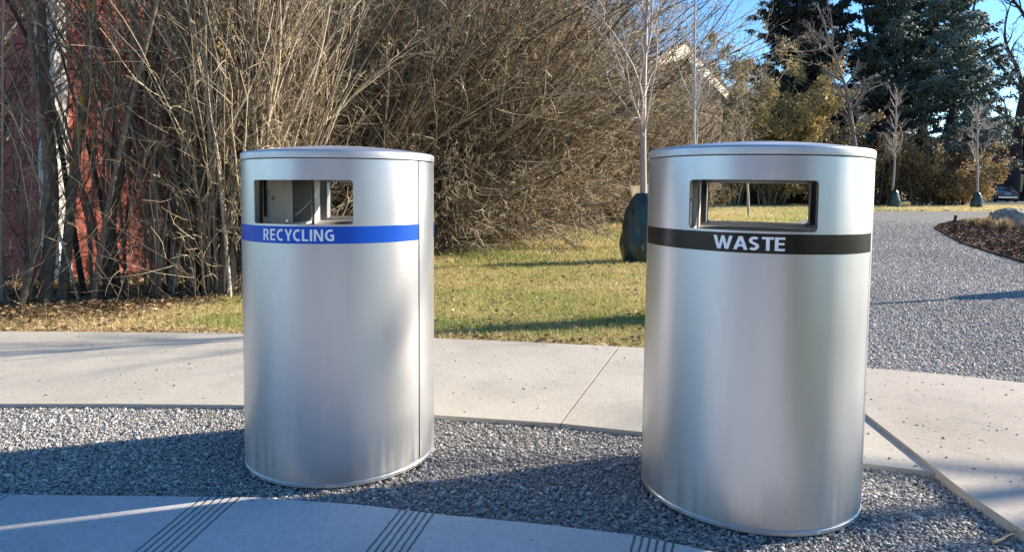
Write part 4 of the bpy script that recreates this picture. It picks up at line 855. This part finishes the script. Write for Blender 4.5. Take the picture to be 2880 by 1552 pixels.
for k, (x, y, sx, h, lab, nl) in enumerate([
    (21.5, 46.5, 2.6, 6.0, 'brown twiggy hedge bush directly right of the waste bin lid', 5000), (25.2, 46.5, 2.6, 5.4, 'brown hedge bush behind the first far sapling', 7000),
    (28.6, 47, 2.6, 5.2, 'hedge bush with a patch of yellow leaves in its middle', 12000), (30.2, 47, 1.7, 4.8, 'brown hedge bush behind the second far sapling', 9000),
    (32.0, 48.2, .7, 3.9, 'orange leaved hedge bush touching the parked car', 11000)]):
    leafy((x, y), (sx, 1.6, h), lab, M_rust, nl, .17, 'hedge_bush', group=hg, stems=34, twigt=.28, tw_r=.018, holes=.3 if k < 4 else .05)
# planting beyond the lawn strip, leaves coloured dark to stand for tree shade
for x_, y_, lab in ((9.0, 51, 'left part'), (14.5, 52, 'middle part'), (19.5, 52, 'right part')):
    leafy((x_, y_), (3.6, 1.8, 3.6), 'dark twiggy hedge far behind the waste bin, '+lab, M_needled, 14000, .26, 'hedge_bush', stems=60, twigt=.05, tw_r=.03, group='dark hedges beyond the far lawn', twig=M_darkbark, holes=-.2)
rx = AT(1800, 490, 38); leafy((rx[0], 38), (.9, .6, 2.2), 'small bush with dry russet leaves seen through the waste bin', M_rust, 1600, .11, stems=10, holes=-.2, tw_r=.01)
# backdrop of distant tree masses
def far_wood(label, x0, x1, y0, h, n=26000):
    P = np.stack([rng.uniform(x0, x1, n), y0+rng.normal(0, 1.5, n), np.zeros(n)], 1); hh = h*(.75+.25*vnoise(P[:, :2]*[1, 0], .35, 3)); P[:, 2] = rng.random(n)**.8*hh
    o = quads('distant_wood', P, rng.uniform(.5, 1.2, n), .5, M_needled, tn(n, .35), flat=0); put(o, label, 'trees', kind='stuff')
far_wood('dark mass of trees along the horizon', -60, 75, 84, 7.5)
far_wood('dark undergrowth in the shade behind the far lawn', 5, 25, 58, 3.6, 9000)  # added dark leaf mass, coloured for the shade under the trees

# ------------------------------------------------------------ far gabled house
M_cream = simple('cream_board', (.80, .74, .60), rough=.6, var=.06, scale=3)
M_brown = shingle_mat('brown_shingles', (.038, .026, .02))
Yg = 31.
def gp(x, y, dy=0):
    r = ray(x, y); return AT(x, y, (Yg-8.)/(1-r[0]/r[1]))
cx = gp(1726, 480)
ge = empty('gabled_house', (cx[0], Yg, -.03), 'brown gabled house with cream bargeboards rising behind the shrubs', 'house'); off = np.array(ge.location)
def prism(name, pix, y0, y1, mtl):
    A = [gp(x, y) for x, y in pix]; V = [a+[0, y0, 0]-off for a in A]+[a+[0, y1, 0]-off for a in A]; n = len(A)
    Fc = [tuple(range(n)), tuple(range(2*n-1, n-1, -1))]+[(i, n+i, n+(i+1) % n, (i+1) % n) for i in range(n)]
    bm = bmesh.new(); vs = [bm.verts.new(v) for v in V]; [bm.faces.new([vs[i] for i in f]) for f in Fc]; return bm_obj(name, bm, mtl, ge)
prism('gable_wall', [(1724, 146), (1822, 240), (1822, 478), (1600, 478), (1600, 190)], .5, .7, M_brown)
prism('bargeboard', [(1726, 105), (1834, 226), (1832, 252), (1724, 146)], 0, .06, M_cream)
prism('bargeboard', [(1723, 146), (1725, 105), (1590, 172), (1590, 204)], 0, .06, M_cream)
prism('roof', [(1726, 101), (1840, 228), (1837, 234), (1726, 110), (1585, 176), (1585, 170)], -.05, 9, M_roof)
prism('side_wall', [(1600, 190), (1822, 240), (1822, 478), (1600, 478)], 8.2, 8.4, M_brown)

# ------------------------------------------------------------ brick house and porch far right / behind
M_brick = simple('dark_brick', (.12, .055, .045), rough=.9, var=.3, scale=3)
M_glass = simple('window_glass', (.03, .035, .04), rough=.08, var=.1, spec=.8)
M_greys = simple('grey_siding', (.16, .15, .15), rough=.8, var=.15, scale=1.5)
hb = empty('brick_house', (64, 80, -.03), 'dark brick house behind the bare trees at the right edge', 'house')
bm = bmesh.new(); box(bm, (0, 0, 3.2), (20, 9, 6.4)); bm_obj('wall', bm, M_brick, hb)
bm = bmesh.new(); V_ = [bm.verts.new(v) for v in ((-10.8, -5.3, 6.4), (10.8, -5.3, 6.4), (10.8, 5.3, 6.4), (-10.8, 5.3, 6.4), (-9, 0, 9.8), (9, 0, 9.8))]
for f in ((0, 1, 5, 4), (2, 3, 4, 5), (1, 2, 5), (3, 0, 4), (3, 2, 1, 0)): bm.faces.new([V_[i] for i in f])
bm_obj('roof', bm, M_roof, hb)
for x in (-7, -2.5, 2, 6.5):
    bm = bmesh.new(); box(bm, (x, -4.55, 2.0), (1.9, .12, 1.9)); f_ = bm_obj('window', bm, M_white, hb)
    bm = bmesh.new(); box(bm, (x, -4.63, 2.0), (1.6, .06, 1.6)); bm_obj('pane', bm, M_glass, f_)
pc = AT(1960, 470, 62)
ph = empty('porch_house', (pc[0], 63, -.03), 'dark house with white porch posts seen through the waste bin', 'house')
bm = bmesh.new(); box(bm, (0, 2.5, 2.4), (13, 4, 4.8)); bm_obj('wall', bm, M_brick, ph)
bm = bmesh.new(); box(bm, (0, 1.3, 5.0), (14, 7.5, .35)); bm_obj('roof', bm, M_roof, ph)
for x in (-5, -2, 1, 4): bm = bmesh.new(); box(bm, (x, -1.4, 2.4), (.22, .22, 4.8)); box(bm, (x, -1.4, .15), (.34, .34, .3)); bm_obj('porch_post', bm, M_white, ph)
for x in (-3.5, 2.5):
    bm = bmesh.new(); box(bm, (x, .45, 2.2), (1.5, .1, 1.8)); f_ = bm_obj('window', bm, M_white, ph)
    bm = bmesh.new(); box(bm, (x, .38, 2.2), (1.3, .06, 1.6)); bm_obj('pane', bm, M_glass, f_)

# ------------------------------------------------------------ parked car, seen from behind
M_paint = simple('dark_blue_grey_paint', (.014, .017, .024), rough=.3, metal=.2, var=.05, coat=1)
M_rub = simple('rubber', (.015, .015, .015), rough=.8)
M_red = simple('red_lamp_lens', (.4, .02, .02), rough=.25)
M_plate = simple('number_plate', (.55, .58, .62), rough=.5)
M_chrome = simple('bright_trim', (.6, .6, .62), rough=.2, metal=1)
cp = G(2519, 508)
ce = empty('parked_car', (cp[0], cp[1], 0), 'dark sedan parked across the road with its tail towards us', 'car', rz=radians(-24))
secs = [(-2.35, .30, .62, .70, .0), (-2.28, .22, .98, .86, 0), (-1.95, .2, 1.05, .9, 0), (-1.35, .2, 1.08, .91, 0), (-.6, .2, 1.06, .92, 0), (.9, .2, 1.0, .92, 0), (1.3, .2, .95, .91, 0), (2.0, .22, .82, .86, 0), (2.3, .3, .62, .72, 0)]
bm = bmesh.new(); rings = []
for (y, zb, zt, hw, _) in secs:
    L = [(-hw*.92, zb), (-hw, zb+.12), (-hw, (zb+zt)/2+.06), (-hw*.93, zt-.08), (-hw*.8, zt), (hw*.8, zt), (hw*.93, zt-.08), (hw, (zb+zt)/2+.06), (hw, zb+.12), (hw*.92, zb)]
    rings.append([bm.verts.new((x, y, z)) for x, z in L])
for A, B in zip(rings, rings[1:]):
    for i in range(10): bm.faces.new((A[i], A[(i+1) % 10], B[(i+1) % 10], B[i]))
bm.faces.new(rings[0]); bm.faces.new(rings[-1][::-1]); o = bm_obj('body', bm, M_paint, ce); smooth_angle(o, 50)
bm = bmesh.new(); rings = []
for (y, zt, hw) in ((-1.75, 1.06, .80), (-1.05, 1.42, .66), (-.3, 1.47, .66), (.45, 1.42, .66), (1.2, 1.0, .80)):
    rings.append([bm.verts.new(v) for v in ((-hw, y, min(zt, 1.0)), (-hw*.93, y, zt-.05), (-hw*.8, y, zt), (hw*.8, y, zt), (hw*.93, y, zt-.05), (hw, y, min(zt, 1.0)))])
for A, B in zip(rings, rings[1:]):
    for i in range(5): bm.faces.new((A[i], A[i+1], B[i+1], B[i]))
bm.faces.new(rings[0]); bm.faces.new(rings[-1][::-1]); o = bm_obj('cabin', bm, M_paint, ce); smooth_angle(o, 50)
bm = bmesh.new(); bm.faces.new([bm.verts.new(v) for v in ((-.66, -1.70, 1.115), (.66, -1.70, 1.115), (.54, -1.14, 1.40), (-.54, -1.14, 1.40))]); bm_obj('rear_window', bm, M_glass, ce)
for s in (-1, 1):
    bm = bmesh.new(); bm.faces.new([bm.verts.new(v) for v in ((s*.82, -1.3, 1.08), (s*.82, .9, 1.08), (s*.65, .45, 1.35), (s*.65, -1.0, 1.37))]); bm_obj('side_window', bm, M_glass, ce)
    bm = bmesh.new(); box(bm, (s*.66, -2.30, .86), (.30, .08, .17)); bm_obj('tail_lamp', bm, M_red, ce)
    for yy in (-1.4, 1.45):
        bm = bmesh.new(); bmesh.ops.create_cone(bm, segments=24, radius1=.33, radius2=.33, depth=.22, cap_ends=True, matrix=Matrix.Translation((s*.82, yy, .33)) @ Matrix.Rotation(pi/2, 4, 'Y')); wo = bm_obj('wheel', bm, M_rub, ce)
        bm = bmesh.new(); bmesh.ops.create_cone(bm, segments=16, radius1=.2, radius2=.17, depth=.03, cap_ends=True, matrix=Matrix.Translation((s*.94, yy, .33)) @ Matrix.Rotation(pi/2, 4, 'Y')); bm_obj('rim', bm, M_chrome, wo)
bm = bmesh.new(); box(bm, (0, -2.335, .82), (.5, .03, .15)); bm_obj('number_plate', bm, M_plate, ce)
bm = bmesh.new(); box(bm, (0, -2.37, .46), (1.5, .06, .10)); bm_obj('bumper_trim', bm, M_chrome, ce)

# ------------------------------------------------------------ mulch bed objects: stakes, straw tufts, boulder
M_rusty = simple('rusty_steel', (.07, .04, .03), rough=.8, var=.4, scale=30)
for (xb, yb, xt, yt, lab) in ((2397, 588, 2403, 565, 'rusty steel stake at the near corner of the mulch bed'), (2398, 562, 2403, 543, 'rusty steel stake just behind the first one on the mulch'), (2494, 549, 2494, 535, 'rusty steel stake left of the boulder')):
    a = G(xb, yb, .02); b2 = AT(xt, yt, a[1]); bm = bmesh.new(); d = Vector(b2-a); w_ = .035
    T = Matrix.Translation(a) @ d.to_track_quat('Z', 'Y').to_matrix().to_4x4()
    box(bm, (0, 0, d.length/2-.05), (w_*1.9, .012, d.length+.1), M=T); box(bm, (-w_*.9, -.02, d.length/2-.05), (.012, .05, d.length+.1), M=T); box(bm, (0, -.01, d.length+.005), (w_*2.6, .06, .02), M=T)
    o = bm_obj('edging_stake', bm, M_rusty); put(o, lab, 'stake', 'rusty edging stakes')
for (x, y, s, lab) in ((2448, 568, .24, 'leftmost straw coloured grass tuft on the mulch'), (2484, 574, .34, 'largest straw grass tuft, left of the boulder'), (2527, 578, .32, 'straw grass tuft in front of the boulder'), (2562, 572, .26, 'rightmost straw grass tuft beside the boulder')):
    c = G(x, y, .03); n = 240; b_ = rng.uniform(0, 2*pi, n); q = np.abs(rng.normal(0, .35, n)); D = np.stack([np.cos(b_)*q, np.sin(b_)*q, np.ones(n)], 1)
    S = np.tile(c, (n, 1))+np.stack([np.cos(b_)*q*.15, np.sin(b_)*q*.15, np.zeros(n)], 1); pt = grow(S, D, s*rng.uniform(.6, 1.1, n), 4, .12, (0, 0, -.35)); bg_ = Bag(); bg_.add(pt, .006, .002, 3, rng.random(n))
    o = bg_.obj('grass_tuft', M_straw); put(o, lab, 'ornamental grass', 'straw grass tufts on the mulch')
M_rock = simple('grey_boulder', (.33, .28, .22), rough=.9, var=.35, scale=7, bump=1)
def rock(loc, s, label, mtl, seed, name='boulder', cat='rock', group=None):
    bm = bmesh.new(); bmesh.ops.create_icosphere(bm, subdivisions=4, radius=1); r = np.random.default_rng(seed)
    Q = [Vector(r.normal(size=3)).normalized() for _ in range(16)]; o_ = r.uniform(.78, .98, 16)
    for v in bm.verts:
        d = v.co.normalized(); k = 1.
        for q_, oo in zip(Q, o_):
            c = d.dot(q_)
            if c > .05: k = min(k, oo/c)
        k *= 1+.035*sin(9*d.x+3*d.z)*cos(11*d.y)+.02*sin(23*d.x+5*d.y)*sin(19*d.z); v.co = d*k
    bmesh.ops.scale(bm, vec=s, verts=bm.verts); o = bm_obj(name, bm, mtl); smooth_angle(o, 22); o.location = loc; put(o, label, cat, group); return o
bl = G(2552, 572, .03); rock((bl[0]+.1, bl[1]+.3, .08), (.58, .5, .50), 'large grey boulder on the mulch bed at the right edge', M_rock, 4)
M_lime = simple('pale_limestone', (.5, .48, .44), rough=.9, var=.2, scale=5, bump=.6)
r1s = G(1452, 562); rock((r1s[0], r1s[1], .05), (.32, .3, .2), 'pale limestone rock at the foot of the bare shrubs', M_lime, 9, 'rock', group='pale rocks under the shrubs')
r2s = G(1478, 566); rock((r2s[0], r2s[1]-.3, .05), (.55, .35, .24), 'long grey rock beside the pale limestone rock', M_rock, 12, 'rock', group='pale rocks under the shrubs')
r3s = G(1418, 575); rock((r3s[0], r3s[1], .0), (.4, .12, .06), 'flat pale wood splinter left of the rocks', M_lime, 13, 'wood_piece', 'wood')
# pale edging blocks along the far side of the plaza
for k, (xa, xb) in enumerate(((2205, 2222), (2225, 2241), (2246, 2264), (2276, 2286), (2316, 2330), (2372, 2392), (2470, 2498), (2520, 2550))):
    a, b2 = G(xa, 530), G(xb, 530.2); bm = bmesh.new(); box(bm, ((a[0]+b2[0])/2, (a[1]+b2[1])/2, .02), (b2[0]-a[0]-.05, .2, .09)); bmesh.ops.bevel(bm, geom=bm.edges[:], offset=.015, segments=1, affect='EDGES')
    o = bm_obj('edging_block', bm, M_lime); put(o, ('first', 'second', 'third', 'fourth', 'fifth', 'sixth', 'seventh', 'eighth')[k]+' pale edging block from the waste bin, along the far lawn', 'edging block', 'pale edging blocks along the far lawn')
# leaning cream board behind the near bag
M_card = simple('cream_board_sheet', (.70, .56, .33), rough=.7, var=.08, scale=6)
a = AT(1596, 468, 12.); bm = bmesh.new(); box(bm, (.18, 0, -.22), (.62, .03, .50)); box(bm, (-.15, -.02, -.22), (.05, .06, .52)); o = bm_obj('board', bm, M_card); o.location = (a[0]+.06, 12., a[2]-.02); o.rotation_euler = (radians(-12), radians(-8), radians(20)); put(o, 'cream board leaning behind the green bag by the waste bin', 'board')
bm = bmesh.new(); box(bm, (.0, .12, -.72), (.05, .05, .58)); box(bm, (.4, .12, -.72), (.05, .05, .58)); bm_obj('leg', bm, M_card, o)
# twigs lying on the gravel at the lower right
for (A_, B_, lab) in (((2498, 1366), (2545, 1340), 'pale dry twig on the gravel at the lower right corner'), ((2545, 1338), (2600, 1318), 'thin pale twig touching the side path edge')):
    p0, p1_ = G(*A_, .008), G(*B_, .02); pt = np.linspace(p0, p1_, 6)[None]+rng.normal(size=(1, 6, 3))*.002; bb = Bag(); bb.add(pt, .0045, .002, 6, .9); o = bb.obj('fallen_twig', M_straw); put(o, lab, 'twig')

# ------------------------------------------------------------ unseen surroundings added behind the viewer to darken the bins' reflections
M_stucco = simple('tan_stucco', (.30, .24, .19), rough=.85, var=.1, scale=2)
bb_ = empty('reflection_building', (-2, -17, -.03), 'long tan building behind the viewer', 'building')
bm = bmesh.new(); box(bm, (0, -4, 2.6), (30, 8, 5.2)); bm_obj('wall', bm, M_stucco, bb_)
bm = bmesh.new(); box(bm, (0, -4, 5.35), (31, 9, .3)); bm_obj('roof', bm, M_roof, bb_)
for k in range(7):
    bm = bmesh.new(); box(bm, (-12.6+4.2*k, .02, 1.9), (1.7, .1, 2.2)); f_ = bm_obj('window', bm, M_white, bb_)
    bm = bmesh.new(); box(bm, (-12.6+4.2*k, .09, 1.9), (1.5, .05, 2.0)); bm_obj('pane', bm, M_glass, f_)
spruce((7.5, -12), 11, 2.6, 'dark spruce behind the viewer on the right', M_needled, dens=.45, size=.4, group='spruces behind the viewer')  # both spruces are added here, unseen, for the bins to reflect
spruce((-9, -11), 9, 2.3, 'dark spruce behind the viewer on the left', M_needled, dens=.45, size=.4, group='spruces behind the viewer')
